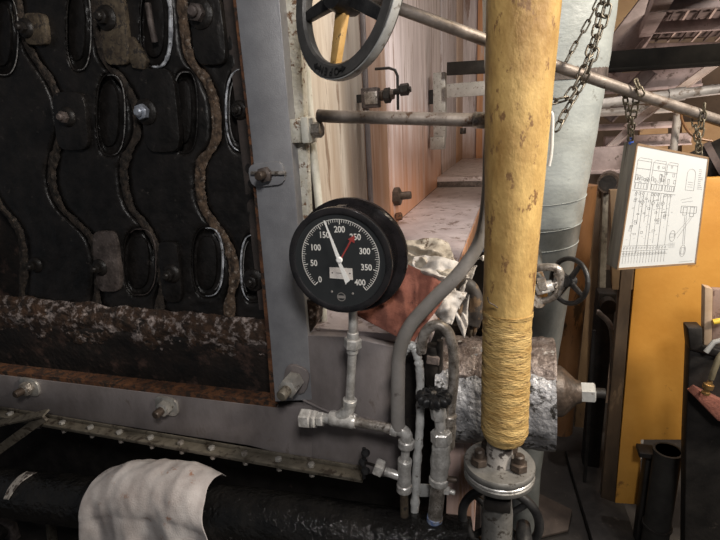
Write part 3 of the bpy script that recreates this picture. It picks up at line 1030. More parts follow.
# direction in the disc that shows straight down the picture
dd = onY(336, 64, .93) - wc
dd = (dd - ax * dd.dot(ax)).normalized()
for i in range(5):
    d = Matrix.Rotation(2 * PI * i / 5, 3, ax) @ dd
    sp_ = MB()
    a = wc + d * .025; b = wc + d * WR * .83
    side = ax.cross(d)
    sp_.prism([a - side * .014 - ax * .007, a + side * .014 - ax * .007, b + side * .009 - ax * .006, b - side * .010 - ax * .006], ax * .014)
    sp_.build('spoke', 'spoke_yellow' if i in (0,) else 'wheel_black', wh, bevel=.002)
le = MB()
out0 = onY(335, 78, .93) - wc
out0 = (out0 - ax * out0.dot(ax)).normalized()
for i, ch in enumerate('\u2190OPEN\u2192'):
    off = (i - 2.5) * .125
    for sgn in (1,):
        d = Matrix.Rotation(off, 3, ax) @ out0
        px_ = wc + d * WR * .90 - ax * .0131
        if ch in '\u2190\u2192':
            s_ = 1 if i == 0 else -1
            t_ = (-ax).cross(d).normalized()   # along the rim
            t_ = t_ * (1 if i == 0 else -1)
            if (px_ - (wc + out0 * WR * .9)).dot(t_) < 0:
                t_ = -t_
            w_ = .006
            le.prism([px_ - t_ * .009 - d * .0018, px_ - t_ * .009 + d * .0018, px_ + d * .0018, px_ + d * w_, px_ + t_ * .010, px_ - d * w_, px_ - d * .0018], -ax * .0014)
        else:
            me = text_mesh(ch, .019, .0008)
            yv = d
            zv = -ax
            xv = yv.cross(zv)
            le.mesh(me, frame(px_, xv, yv))
le.build('cast_lettering', 'letter_grey', wh, smooth=False)

# reach rod: one long rod from behind the wheel to the right, passing behind the yellow pipe
rr_pts = [onY(372, -4, .97), onY(398, 8, 1.0), onY(488, 41, 1.09), onY(562, 68, 1.17), onY(640, 95, 1.26), onY(720, 121, 1.36), onY(790, 143, 1.45)]
rd = tag(MB().tube(rr_pts, [.0112, .0113, .0118, .0118, .0118, .0120, .0120], 16).build('reach_rod', 'steel_rod_dark'), 'long sloping steel reach rod carrying the board chains', 'rod')

# ================================================================ BRACKETS ON THE PLANKING
hb = thing('latch_bracket', onX(372, 98, XW), 'small iron latch with a U shaped handle on the cream planking', 'latch')
HY = onX(372, 98, XW).y
hq = HY - .22


def HH(x, y, d=0):
    return onY(x, y, hq + d)


MB().box(HH(371, 98), (ln(HH(371, 98), 17), .05, ln(HH(371, 98), 19))).build('latch_block', 'dirty_plate', hb, bevel=.004)
MB().box(HH(371, 98, -.03), (ln(HH(371, 98), 13), .01, ln(HH(371, 98), 12))).build('latch_face', 'nickel_dirty', hb, bevel=.003)
MB().bar(HH(371, 98), Vector((XW, HH(371, 98).y, HH(371, 98).z)), .03, .03).build('mount_arm', 'soot_iron', hb)
fitting('latch_barrel', HH(380, 96), HH(394, 94), 5, hb, 'bolt_dark')
fitting('barrel_nut', HH(384, 96), HH(391, 95), 7.5, hb, 'soot_iron', 'hex')
fitting('end_nut', HH(400, 90), HH(409, 89), 6, hb, 'soot_iron', 'hex')
fitting('end_pin', HH(394, 92), HH(411, 89), 3, hb, 'soot_iron')
MB().tube([HH(375, 69), HH(389, 68), HH(395, 70), HH(397.5, 76), HH(398, 110)], .0055, 10).build('latch_handle', 'soot_iron', hb)

st = thing('wall_stud', onX(396, 197, XW), 'dark square nut and stud on the rusty planking above the gauge', 'bolt')
sy = onX(398, 197, XW).y - .1
fitting('nut', onY(391, 197, sy), onY(401, 196, sy), 9, st, 'bolt_dark', 'hex')
fitting('stud', onY(388, 197, sy), onY(411, 195, sy), 4, st, 'bolt_dark')
st2 = thing('wall_stud', onX(396, 216, XW), 'tiny rusted bolt just below the square nut on the planking', 'bolt')
fitting('nut', onY(396, 217, sy), onY(402, 216, sy), 4, st2, 'rust_edge', 'hex')

bk = thing('wall_bracket', onX(440, 110, XW), 'pale bracket with black and grey arms reaching from the planking', 'bracket')
bY = 3.7
MB().box(onY(440, 106, bY), (ln(onY(440, 106, bY), 12), .09, ln(onY(440, 106, bY), 62))).build('bracket_plate', 'tag_grey', bk, bevel=.005)
MB().box(onY(438, 143, bY - .02), (ln(onY(440, 140, bY), 14), .08, ln(onY(440, 140, bY), 12))).build('bracket_foot', 'tag_grey', bk, bevel=.005)
MB().bar(onY(447, 69, bY - .1), onY(500, 66, bY - .1), .03, ln(onY(460, 70, bY), 12)).build('black_arm', 'dark_steel', bk, bevel=.003)
MB().bar(onY(447, 91, bY - .1), onY(500, 87, bY - .1), .03, ln(onY(460, 90, bY), 13)).build('grey_arm', 'tag_grey', bk, bevel=.003)
MB().tube([onY(433, 90, bY), onY(433, 104, bY)], .03, 10).build('bracket_knob', 'wheel_black', bk)

# ================================================================ YELLOW LAGGED PIPE
YY = .95
yp = thing('yellow_pipe', onY(504, 447, YY), 'yellow painted lagged pipe standing upright before the boiler', 'pipe')


def yax(py):
    # picture axis of the pipe
    xs = [(-60, 526), (0, 523.5), (120, 517), (230, 512), (320, 507), (445, 504)]
    for a, b in zip(xs, xs[1:]):
        if a[0] <= py <= b[0]:
            return a[1] + (b[1] - a[1]) * (py - a[0]) / (b[0] - a[0])
    return xs[-1][1]


def ywid(py):
    ws = [(-60, 77), (0, 73.5), (120, 64), (230, 54), (320, 48.5), (345, 48), (445, 46)]
    for a, b in zip(ws, ws[1:]):
        if a[0] <= py <= b[0]:
            return a[1] + (b[1] - a[1]) * (py - a[0]) / (b[0] - a[0])
    return ws[-1][1]


def ytube(p0, p1, n, name, m, warp):
    pts, rs = [], []
    for i in range(n + 1):
        py = p0 + (p1 - p0) * i / n
        w = onY(yax(py), py, YY)
        pts.append(w)
        rs.append(ln(w, ywid(py) / 2) * .985)
    if p0 < 0:                              # on up to the ceiling
        for z in (3.49, 3.0, 2.6):
            if z > pts[0].z + .05:
                pts.insert([3.49, 3.0, 2.6].index(z), Vector((pts[-n - 1].x, YY, z))); rs.insert(0, rs[-n - 1])
    return MB().tube(pts, rs, 56, True, warp).build(name, m, yp, angle=80)


ytube(-60, 322, 90, 'pipe_lagging', 'yellow_cloth', lambda t, a, p: 1 + .010 * nz(math.cos(a) * 3, math.sin(a) * 3, p.z * 14) + .004 * nz(math.cos(a) * 9, math.sin(a) * 9, p.z * 50))


def wrapw(t, a, p):
    ph = p.z * 300 + 1.2 * math.sin(a + 1) + 5 * nz(math.cos(a) * 1.5, math.sin(a) * 1.5, p.z * 12)
    f = 1 + .017 * math.sin(ph) * (.5 + nz(math.cos(a) * 2, math.sin(a) * 2, p.z * 20)) + .018 * nz(math.cos(a) * 3, math.sin(a) * 3, p.z * 40)
    if t > .93:
        f *= 1 - (t - .93) * 2.6
    if t < .03:
        f *= 1.012
    return f


ytube(310, 438, 110, 'canvas_wrapping', 'yellow_wrap', wrapw)
# a frayed slit in the lagging
MB().tube(spline([onY(x, y, YY - .0535) for x, y in ((487.5, 297), (489, 302), (494, 305), (498, 308))], 4), .0012, 6).build('frayed_slit', 'bolt_dark', yp)

# flange pair and valve below
fo = onY(499, 463.5, YY)
fv = thing('flanged_valve', onY(500, 520, YY), 'grey cast iron flange pair and valve neck under the yellow pipe', 'valve')
fr_ = ln(fo, 34.5)
MB().lathe([(0, fr_ * .97), (.003, fr_), (.013, fr_), (.016, fr_ * .97)], fo - ZZ * .009, ZZ, 48).build('upper_flange', 'flange_iron', fv)
MB().lathe([(0, fr_ * .95), (.002, fr_ * .98), (.005, fr_ * .98), (.007, fr_ * .95)], fo - ZZ * .0165, ZZ, 48).build('gasket', 'nickel_paint', fv)
MB().lathe([(0, fr_ * .97), (.003, fr_), (.012, fr_), (.014, fr_ * .97)], fo - ZZ * .031, ZZ, 48).build('lower_flange', 'flange_iron', fv)
MB().lathe([(0, fr_ * .42), (.012, fr_ * .38), (.06, fr_ * .34)], fo + ZZ * .006, ZZ, 28).build('flange_neck', 'wrap_white', fv)
for i, deg in enumerate((-26, -154, 60, 120)):
    a = math.radians(deg)
    p = fo + Vector((math.cos(a), math.sin(a), 0)) * fr_ * .60 + ZZ * .007
    nb = MB().hexn(p, ZZ, .0185, .019, i).build('flange_nut', 'bolt_dark', fv)
    MB().lathe([(0, .011), (.034, .011), (.037, .008)], p, ZZ, 14).build('stud', 'bolt_dark', nb)
    MB().hexn(p - ZZ * .060, ZZ, .0165, .018, i * 2).build('under_nut', 'bolt_dark', fv)
MB().lathe([(-.30, .034), (-.1, .034), (-.06, .030), (-.03, .032), (-.022, .045), (0, .05)], fo - ZZ * .031, ZZ, 28).build('valve_neck', 'flange_iron', fv)
MB().box(fo - ZZ * .078 + Vector((.0, -.028, 0)), (.055, .03, .03)).build('yoke_block', 'dark_steel', fv, bevel=.004)
lw = thing('lower_handwheel', onY(500, 528, YY + .07), 'black iron handwheel half hidden behind the flanged valve', 'handwheel')
lwc = onY(500, 520, YY + .07)
lwr = ln(lwc, 37)
MB().loop([lwc + Vector((math.cos(2 * PI * k / 48) * lwr, 0, math.sin(2 * PI * k / 48) * lwr)) for k in range(48)], .011, 12).build('rim', 'wheel_black', lw)
for k in range(4):
    a = PI / 4 + k * PI / 2
    d = Vector((math.cos(a), 0, math.sin(a)))
    MB().tube([lwc + d * .02, lwc + d * lwr], .008, 10).build('spoke', 'wheel_black', lw)
MB().lathe([(-.02, .022), (.02, .022)], lwc, NY, 18).build('hub', 'wheel_black', lw)
MB().lathe([(-.02, .016), (.03, .02), (.05, .012)], lwc + Vector((.055, -.01, -.01)), NY, 16).build('grip_knob', 'wheel_black', lw)

# ================================================================ MOTTLED HORIZONTAL DRUM
dY = 1.17
d0 = onY(443, 388, dY); d1 = onY(553, 394, dY)
d1.z = d0.z + (d1.z - d0.z)
dr = thing('lagged_drum', (d0 + d1) / 2, 'thick horizontal pipe end in rough mottled silver lagging behind the yellow pipe', 'pipe')
rD = ln((d0 + d1) / 2, 52)
MB().tube([d0 + (d1 - d0) * i / 40 for i in range(41)], rD, 64, True,
          lambda t, a, p: 1 + .035 * nz(p.x * 25, math.cos(a) * 3, math.sin(a) * 3) + .025 * nz(p.x * 70, math.cos(a) * 9, math.sin(a) * 9) + (.0 if t < .97 else -.03 * abs(nz(a * 3, 4)))).build('drum_lagging', 'mottled_foil', dr, angle=80)
axd = (d1 - d0).normalized()


def topcrust(u, v):
    a = (-.9 + 1.75 * v)
    p = d0 + (d1 - d0) * (u * .99)
    f = rD * (1.03 + .03 * nz(p.x * 30, a * 3, 1) + .02 * nz(p.x * 80, a * 9, 1))
    edge = min(v, 1 - v) / .12
    f -= rD * .05 * max(0, 1 - edge)
    return p + Vector((0, -math.sin(a) * f, math.cos(a) * f))


MB().grid(topcrust, 60, 30).build('rust_crust', 'mottled_top', dr, solid=.002, angle=80)
cn = onY(561, 391, dY)
ec = ln(cn, 1)
MB().lathe([(-14 * ec, 27 * ec), (0, 25 * ec), (3 * ec, 23 * ec), (14 * ec, 12 * ec), (18 * ec, 11 * ec)], cn, axd, 28).build('end_cone', 'bolt_dark', dr)
MB().hexn(cn + axd * 17 * ec, axd, 10.5 * ec, 14 * ec, .5).build('end_nut', 'tag_grey', dr)
MB().lathe([(0, 5 * ec), (20 * ec, 5 * ec)], cn + axd * 20 * ec, axd, 14).build('end_spindle', 'dark_steel', dr)

# dark casing plate right of the front plate, and the pale support post
dpz = MB().prism([onY(*p, 1.24) for p in ((396, 332), (486, 322), (480, 440), (480, 640), (392, 640))], (0, .02, 0)).build('trim_casing', 'mud_dark'); struct(dpz)
spst = MB().prism([onY(*p, 1.16) for p in ((449, 432), (479, 440), (468, 640), (441, 640))], (0, .05, 0)).build('trim_post', 'plank_lilac', bevel=.003); struct(spst)
ssd = MB().prism([onY(*p, 1.1) for p in ((401, 345), (419, 348), (416, 560), (399, 560))], (0, .03, 0)).build('trim_strip', 'soot_iron', bevel=.003); struct(ssd)

# ================================================================ GREY HOSE, LOOP PIPE AND BLACK WHEEL VALVE
hs_pts = [(492, 108, 1.10), (489, 150, 1.09), (487, 200, 1.08), (480, 240, 1.06), (460, 272, 1.05), (430, 303, 1.04), (410, 326, 1.03), (400, 350, 1.02), (398, 380, 1.012), (398, 428, 1.005)]
hw = [onY(*p) for p in hs_pts]
hsx = spline(hw, 10)
hs = tag(MB().tube(hsx, [ln(p, 5.2 + 1.9 * min(1, i / 45)) for i, p in enumerate(hsx)], 20).build('flexible_hose', 'hose_grey'), 'smooth grey flexible hose curving down past the rags to the pipework', 'hose')

wrd = thing('painted_conduit', onY(414, 520, 1.03), 'lumpy silver painted thin pipe rising just right of the grey hose', 'pipe')
pts = spline([onY(x, y, 1.03) for x, y in ((403, 353), (411, 345), (417, 355), (420, 375), (420, 420), (416.5, 470), (414, 525))], 10)
MB().tube(pts, [ln(p, 4.3) * (1 + .4 * nz(i * .9, 2)) for i, p in enumerate(pts)], 12).build('conduit', 'conduit_white', wrd, angle=80)
MB().prism([onY(*p, 1.03) for p in ((413, 484), (430, 485), (430, 497), (413, 497))], (0, .004, 0)).build('metal_tag', 'tag_grey', wrd, bevel=.001)
fitting('tag_screw', onY(414, 507, 1.03), onY(419, 508, 1.03), 4, wrd, 'nickel_paint', 'hex')

lo_ = thing('loop_pipe', onY(448, 430, 1.06), 'dull steel pipe loop arching behind the black valve wheel', 'pipe')
pipe('loop', [(421, 352), (424, 335), (432, 326), (441, 325.5), (449, 334), (453.5, 352), (453.5, 380), (451, 405), (448.5, 425), (446, 450)], 5.3, lo_, 'nickel_dirty', 1.025)
fitting('collar', onY(450, 414, 1.025), onY(448.5, 424, 1.025), 7, lo_, 'nickel_dirty', 'bead')
fitting('soot_fitting', onY(433, 345, 1.09), onY(433, 385, 1.09), 8, lo_, 'soot_iron', 'bead', .2)
fitting('soot_fitting', onY(427, 358, 1.08), onY(440, 360, 1.08), 7, lo_, 'dirty_plate', 'hex')
fitting('soot_fitting', onY(440, 340, 1.08), onY(439, 395, 1.08), 3.5, lo_, 'soot_iron')

VY = 1.005
vl = thing('needle_valve', onY(436, 530, VY), 'silver pipe valve with a ribbed black wheel right of the hose', 'valve')
vc = onY(434, 397, VY)
va = Vector((.0, .02, 1)).normalized()
vr = ln(vc, 16.5)
wl_ = MB()
wl_.lathe([(-.013, vr * .55), (-.011, vr * .92), (-.003, vr), (.004, vr), (.009, vr * .9), (.011, vr * .70), (.006, vr * .55), (.007, vr * .3), (.010, vr * .2)], vc, va, 64, True, 0, lambda s, a: 1 + .12 * math.cos(a * 14))
wl_.build('wheel', 'wheel_black', vl, angle=60)
for k in range(6):
    a = 2 * PI * k / 6
    u_, v_ = perp(va)
    d = u_ * math.cos(a) + v_ * math.sin(a)
    MB().tube([vc + va * .008 + d * vr * .15, vc + va * .012 + d * vr * .55, vc + va * .008 + d * vr * .86], .0028, 8).build('wheel_spoke', 'wheel_black', vl)
MB().hexn(vc + va * .006, va, .007, .008).build('wheel_nut', 'nickel_dirty', vl)
fitting('bonnet', onY(437, 405, VY), onY(439.5, 419, VY), 8, vl, 'nickel_paint', 'hex')
fitting('stem', onY(439.5, 417, VY), onY(441, 432, VY), 5.5, vl, 'nickel_paint')
fitting('packing_nut', onY(441, 431, VY), onY(441.5, 443, VY), 10.5, vl, 'nickel_paint', 'hex')
fitting('side_collar', onY(449, 424, VY + .03), onY(447, 447, VY + .03), 7.5, vl, 'nickel_dirty', 'bead')
fitting('body', onY(441.5, 443, VY), onY(439, 478, VY), 9, vl, 'nickel_paint', 'bead', .15)
fitting('body_ring', onY(439, 477, VY), onY(438.6, 483, VY), 9.8, vl, 'nickel_paint')
pipe('lower_pipe', [(438.6, 482), (434, 526)], 7.6, vl, 'nickel_dirty', VY, sm=False)
fitting('tape', onY(435, 516, VY), onY(434.6, 521, VY), 8, vl, 'tape_blue')
fitting('lower_union', onY(434.4, 524, VY), onY(432, 548, VY), 9.5, vl, 'tan_plate', 'bead')
fitting('side_pin', onY(446, 479, VY), onY(457, 480, VY), 3, vl, 'bolt_dark')
fitting('side_cock', onY(444, 490, VY), onY(450, 491, VY), 4.5, vl, 'nickel_paint', 'hex')
fitting('side_pin', onY(449, 491, VY), onY(455, 493, VY), 2.5, vl, 'nickel_paint')

# ================================================================ RAGS AND GLOVE ON THE LEDGE


def rag(name, corners, m, label, cat, amp=.02, bow=.03, seed=0, fz=4, n=44):
    """corners: four (px, py, Y) in order; a crumpled sheet between them"""
    P = [onY(*c) for c in corners]

    def fn(u, v):
        p = (P[0] * (1 - u) + P[1] * u) * (1 - v) + (P[3] * (1 - u) + P[2] * u) * v
        k = math.sin(PI * u) * .6 + .4
        w = bow * math.sin(PI * u) * math.sin(PI * v)
        e = min(1, 5 * min(u, 1 - u)) * min(1, 5 * min(v, 1 - v))
        n1 = noise.noise(Vector((u * 1.7, v * 1.7, seed))); n2 = noise.noise(Vector((u * 1.9, v * 1.6, seed + 7)))
        f1 = math.sin(2 * PI * (fz * .55 * u + fz * .2 * v) + 4.5 * n1 + seed)
        f2 = math.sin(2 * PI * (fz * .25 * u - fz * .6 * v) + 5 * n2 + seed * 2)
        dsp = amp * (.5 * (1 - abs(f1) ** .7 * 1.6) + .45 * f2) * (.35 + .65 * e) + amp * .32 * noise.noise(Vector((u * 5.5, v * 5.5, seed + 3))) + amp * .12 * noise.noise(Vector((u * 12, v * 12, seed + 3)))
        ed = amp * .55 * (1 - e)
        return p + Vector((.3 * dsp + ed * n2, -(dsp + w), .5 * dsp + .3 * w + ed * n1))
    return tag(MB().grid(fn, n, n).build(name, m, solid=.003, sub=1, angle=80), label, cat)


rag('rag', [(352, 313, 1.03), (406, 262, 1.14), (452, 288, 1.10), (412, 345, 1.03)], 'rag_red', 'brick red rag spread on the ledge right under the gauge', 'rag', .012, .02, 1, 2.6)
rag('rag', [(400, 288, 1.16), (398, 240, 1.32), (448, 240, 1.30), (460, 280, 1.12)], 'rag_beige', 'crumpled beige rag lying at the back beside the gauge rim', 'rag', .045, .03, 5, 2.3)
rag('rag', [(404, 297, 1.12), (414, 258, 1.19), (478, 264, 1.18), (452, 322, 1.07)], 'rag_white', 'crumpled white rag folded over the red one under the hose', 'rag', .04, .035, 11, 2.4)
rag('rag', [(443, 283, 1.14), (462, 268, 1.16), (476, 283, 1.16), (464, 338, 1.10)], 'rag_white', 'white cloth end hanging left of the dark glove', 'rag', .02, .01, 17, 2)
gv = thing('work_glove', onY(470, 305, 1.14), 'dark and tan leather work glove hanging over the ledge beside the yellow pipe', 'glove')
gpts = [(463, 285), (467, 290), (470, 305), (471, 330)]
MB().tube(spline([onY(x, y, 1.14) for x, y in ((458, 292), (466, 284), (474, 293), (476, 310), (471, 322))], 8), [.012, .020, .024, .025, .022], 20, True, lambda t, a, p: 1 + .12 * nz(p.x * 40, p.y * 40, p.z * 40)).build('glove_palm', 'glove_dark', gv, angle=80)
for i, (x0, y0, x1, y1) in enumerate(((467, 315, 465, 331), (470, 318, 469.5, 337), (474, 318, 473.5, 336), (477, 312, 477.5, 328))):
    MB().tube(spline([onY(x0, y0, 1.135 + .004 * i), onY((x0 + x1) / 2 + .5, (y0 + y1) / 2, 1.13 + .004 * i), onY(x1, y1, 1.135 + .004 * i)], 5), [.0085, .009, .009, .0085, .008, .008, .0075, .007, .006, .005, .003], 12).build('glove_finger', 'tan_plate' if i in (1,) else 'glove_dark', gv)
MB().tube(spline([onY(x, y, 1.125) for x, y in ((464, 297), (460, 306), (461, 316))], 5), [.009, .009, .0085, .008, .008, .0075, .007, .0065, .006, .005, .003], 12).build('glove_thumb', 'glove_dark', gv)

# small whitish nail in the lip
fitting_pin = thing('lip_pin', onY(477, 259, 1.2), 'small white headed pin between the hose and the yellow pipe', 'pin')
MB().tube([onY(468, 259, 1.22), onY(482, 258, 1.18)], .0035, 8).build('pin_shank', 'tag_grey', fitting_pin)
MB().lathe([(-.004, .005), (0, .008), (.004, .005)], onY(483, 258, 1.18), XX, 12).build('pin_head', 'wire_white', fitting_pin)

# ================================================================ BIG GREY LAGGED COLUMN BEHIND
GYY = 1.62
bg = thing('lagged_column', onY(540, 330, GYY), 'wide grey cloth lagged pipe standing behind the yellow pipe', 'pipe')


def gax(py):
    return 548 - py * .045


def gright(py):
    xs = [(-80, 622), (0, 612), (60, 604), (120, 594.5), (180, 584.5), (257, 572), (345, 558), (470, 540)]
    for a, b in zip(xs, xs[1:]):
        if a[0] <= py <= b[0]:
            return a[1] + (b[1] - a[1]) * (py - a[0]) / (b[0] - a[0])


def gtube(p0, p1, n, name, m):
    pts, rs = [], []
    for i in range(n + 1):
        py = p0 + (p1 - p0) * i / n
        w = onY(gax(py), py, GYY)
        pts.append(w)
        rs.append(ln(w, gright(py) - gax(py)))
    if p0 < 0:
        pts.insert(0, pts[0] + (pts[0] - pts[1]).normalized() * .8); rs.insert(0, rs[0])
    else:
        pts.append(Vector((pts[-1].x, pts[-1].y, .0))); rs.append(rs[-1])
    MB().tube(pts, rs, 64, True, lambda t, a, p: 1 + .008 * nz(math.cos(a) * 4, math.sin(a) * 4, p.z * 9) + .004 * math.sin(p.z * 60 + 2 * a)).build(name, m, bg, angle=80)


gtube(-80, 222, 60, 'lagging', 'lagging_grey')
gtube(221, 470, 50, 'shaded_lagging', 'lagging_shaded')  # painted shade: same lagging, coloured darker below the shadow edge
for py in (196, 221, 240):
    w = onY(gax(py), py, GYY)
    r_ = ln(w, gright(py) - gax(py)) * 1.006
    MB().loop([w + Vector((math.cos(2 * PI * k / 60) * r_, math.sin(2 * PI * k / 60) * r_, .012 * math.sin(2 * PI * k / 60 + .6))) for k in range(60)], .0014, 6).build('tie_wire', 'lagging_grey', bg)
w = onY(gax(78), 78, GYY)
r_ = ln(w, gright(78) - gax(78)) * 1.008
MB().tube([w - ZZ * .018, w + ZZ * .014], r_, 56).build('break_band', 'dirty_plate', bg)  # brown band at the break in the lagging

# yoke valve with black handwheel in front of it
yv = thing('yoke_valve', onY(548, 285, 1.2), 'silver yoke valve with a black spoked handwheel right of the yellow pipe', 'valve')
yY = 1.2


def YV(x, y, d=0):
    return onY(x, y, yY + d)


hc = YV(569, 281, .0)
yax_ = Vector((.80, .42, .12)).normalized()
viewd = (hc - CAMPOS).normalized()
q_ = YV(600, 279) - hc; q_ = (q_ - viewd * q_.dot(viewd)).normalized()
yax_ = (viewd * .74 + q_ * math.sqrt(1 - .74 ** 2)).normalized()
hR = ln(hc, 22.5)
U2, V2 = perp(yax_)
MB().loop([hc + (U2 * math.cos(2 * PI * k / 44) + V2 * math.sin(2 * PI * k / 44)) * hR for k in range(44)], .0058, 10).build('wheel_rim', 'wheel_black', yv)
MB().lathe([(-.016, .008), (-.014, .014), (.012, .014), (.016, .01)], hc, yax_, 20).build('wheel_hub', 'wheel_black', yv)
for k in range(4):
    a = 2 * PI * k / 4 + .5
    d = U2 * math.cos(a) + V2 * math.sin(a)
    MB().tube([hc + d * .01, hc + d * hR], [.0075, .005], 10).build('wheel_spoke', 'wheel_black', yv)
    MB().lathe([(0, .005), (.006, .004)], hc + d * hR * .98, d, 10).build('rim_nub', 'tag_grey' if k in (1, 2) else 'wheel_black', yv)
MB().tube(spline([YV(578, 262), YV(585, 272), YV(589, 287)], 5), .0028, 8).build('rim_wear', 'tag_grey', yv)
MB().tube(spline([YV(528, 272, .02), YV(540, 267.5, .01), YV(556, 268, 0), YV(561, 275, 0)], 6), .0095, 14).build('yoke_arm', 'nickel_dirty', yv)
MB().tube(spline([YV(530, 303, .02), YV(544, 301, .01), YV(556, 295, 0), YV(561, 284, 0)], 6), .0085, 14).build('yoke_arm', 'nickel_dirty', yv)
MB().tube([YV(558, 272), YV(562, 280), YV(559, 288)], .012, 14).build('yoke_head', 'nickel_dirty', yv)
MB().tube([YV(531, 285, .015), Vector((onY(528, 285, GYY).x, GYY - .1, YV(531, 285).z))], .03, 18).build('inlet_pipe', 'lagging_shaded', yv)
fitting('gland', YV(536, 290), YV(553, 285), 6, yv, 'nickel_paint')
fitting('gland_nut', YV(538, 286), YV(547, 284), 8, yv, 'nickel_dirty', 'hex')
fitting('valve_stem', YV(545, 285), YV(570, 281), 3, yv, 'nickel_dirty')
fitting('bonnet_flange', YV(527, 286, .02), YV(536, 284, .01), 24, yv, 'nickel_dirty')
MB().tube([YV(540, 285, -.005), YV(543, 293, -.012), YV(550, 291, -.012)], .0035, 8).build('gland_bolt', 'nickel_paint', yv)

# ================================================================ CHAINS
link_cache = {}


def link_mesh(L_, w_, r_):
    key = (round(L_, 4), round(w_, 4), round(r_, 4))
    if key not in link_cache:
        mb = MB()
        pts = []
        for k in range(20):
            a = 2 * PI * k / 20
            x = math.cos(a) * w_ / 2
            z = math.sin(a) * w_ / 2 + math.copysign((L_ - w_) / 2, math.sin(a) if abs(math.sin(a)) > 1e-6 else 1)
            pts.append(Vector((x, 0, z)))
        mb.loop(pts, r_, 7)
        bmesh.ops.recalc_face_normals(mb.bm, faces=mb.bm.faces)
        for f in mb.bm.faces:
            f.smooth = True
        me = bpy.data.meshes.new('chain_link')
        mb.bm.to_mesh(me); mb.bm.free()
        link_cache[key] = me
    return link_cache[key]


def chain(pts, L_, w_, r_, m, root, spin=0.0):
    pts = spline(pts, 12) if len(pts) > 2 else [Vector(p) for p in pts]
    # resample
    seg = []
    tot = 0
    for a, b in zip(pts, pts[1:]):
        seg.append((tot, a, b)); tot += (b - a).length
    step = L_ - 2.3 * r_
    n_ = max(1, int(tot / step))
    me = link_mesh(L_, w_, r_)
    if not me.materials:
        me.materials.append(M_(m))
    rt = WLOC[root.name]
    for i in range(n_ + 1):
        s_ = min(tot - 1e-6, i * step)
        for t0, a, b in seg:
            if t0 <= s_ <= t0 + (b - a).length + 1e-9:
                p = a + (b - a) * ((s_ - t0) / (b - a).length)
                d = (b - a).normalized()
                break
        o = bpy.data.objects.new('link', me)
        COL.objects.link(o)
        o.parent = root
        u_, v_ = perp(d)
        R = Matrix((u_, v_, d)).transposed() @ Matrix.Rotation(spin + (PI / 2 if i % 2 else 0) + random.uniform(-.2, .2), 3, 'Z')
        o.rotation_euler = R.to_euler()
        o.location = p - rt


cY = 1.15
c1 = thing('chain', onY(590, 70, cY), 'heavy doubled steel chain hanging over the reach rod beside the yellow pipe', 'chain', 'hanging chains')
chain([onY(*p) for p in ((640, -140, cY), (612, -15, cY), (606, 12, cY), (598, 40, cY - .02), (590, 66, cY - .03), (582, 84, cY - .02), (570, 104, cY - .04), (557, 128, cY - .06))], .027, .0145, .0022, 'chain_iron', c1)
chain([onY(*p) for p in ((634, -140, cY + .01), (606, -15, cY + .01), (600, 12, cY + .01), (594, 38, cY - .01), (586, 62, cY - .035), (577, 82, cY - .04), (566, 98, cY - .05), (548, 102, cY - .06))], .027, .0145, .0022, 'chain_iron', c1, .6)
c2 = thing('chain', onY(585, 30, 1.2), 'thin dark twisted chain left of the heavy one across the grey lagging', 'chain', 'hanging chains')
chain([onY(*p) for p in ((630, -140, 1.2), (602, -15, 1.2), (595, 8, 1.2), (586, 26, 1.2), (575, 45, 1.2), (566, 62, 1.19))], .026, .009, .0018, 'chain_iron', c2)
hk = tag(MB().tube(spline([onY(x, y, 1.05) for x, y in ((546, 110), (550, 112), (552.5, 118), (551.5, 150), (549, 166))], 6), .0034, 10).build('wire_hook', 'wire_white'), 'white bent wire hook against the right side of the yellow pipe', 'hook')

# ================================================================ HANGING BOARD
BY = 1.30
bc = [onY(637, 143, BY), onY(708, 157, BY + .02), onY(697, 265, BY + .01), onY(617, 270, BY)]
# make it a true flat slab
ex = ((bc[1] - bc[0]) + (bc[2] - bc[3])).normalized()
nrm = ex.cross((bc[3] - bc[0])).normalized()
if nrm.y > 0:
    nrm = -nrm
pc = (bc[0] + bc[1] + bc[2] + bc[3]) / 4
bc = [p - nrm * (p - pc).dot(nrm) for p in bc]
bt = thing('diagram_board', pc, 'framed white piping diagram board hung by chains from the reach rod', 'board')
back = onY(627, 141, BY + .06) - bc[0]
back = -nrm * .05 + Vector((-.012, 0, 0))
inn = -nrm * .004
MB().prism([p + inn for p in bc], back).build('board_box', 'board_wood', bt, bevel=.0015)


def bq(u, v, off=0.0):
    return (bc[0] * (1 - u) + bc[1] * u) * (1 - v) + (bc[3] * (1 - u) + bc[2] * u) * v + nrm * off


fr2 = MB()
t_ = .018
for a, b, c, d in (((0, 0), (1, 0), (1, t_), (0, t_)), ((0, 1 - t_), (1, 1 - t_), (1, 1), (0, 1)), ((0, 0), (t_, 0), (t_, 1), (0, 1)), ((1 - t_, 0), (1, 0), (1, 1), (1 - t_, 1))):
    fr2.prism([bq(*a, .001), bq(*b, .001), bq(*c, .001), bq(*d, .001)], -nrm * .006)
fr2.build('board_frame', 'board_edge', bt)
MB().prism([bq(t_, t_, .0004), bq(1 - t_, t_, .0004), bq(1 - t_, 1 - t_, .0004), bq(t_, 1 - t_, .0004)], -nrm * .004).build('diagram_sheet', 'paper', bt)
ik = MB()
bw = (bc[1] - bc[0]).length


def line(u0, v0, u1, v1, w=.0007):
    w *= .68
    a = bq(u0, v0, .0005); b = bq(u1, v1, .0005)
    d = (b - a)
    if d.length < 1e-6:
        return
    s_ = d.normalized().cross(nrm) * w / 2
    ik.prism([a - s_, a + s_, b + s_, b - s_], nrm * .0002)


def rect(u0, v0, u1, v1, w=.0007):
    line(u0, v0, u1, v0, w); line(u1, v0, u1, v1, w); line(u1, v1, u0, v1, w); line(u0, v1, u0, v0, w)


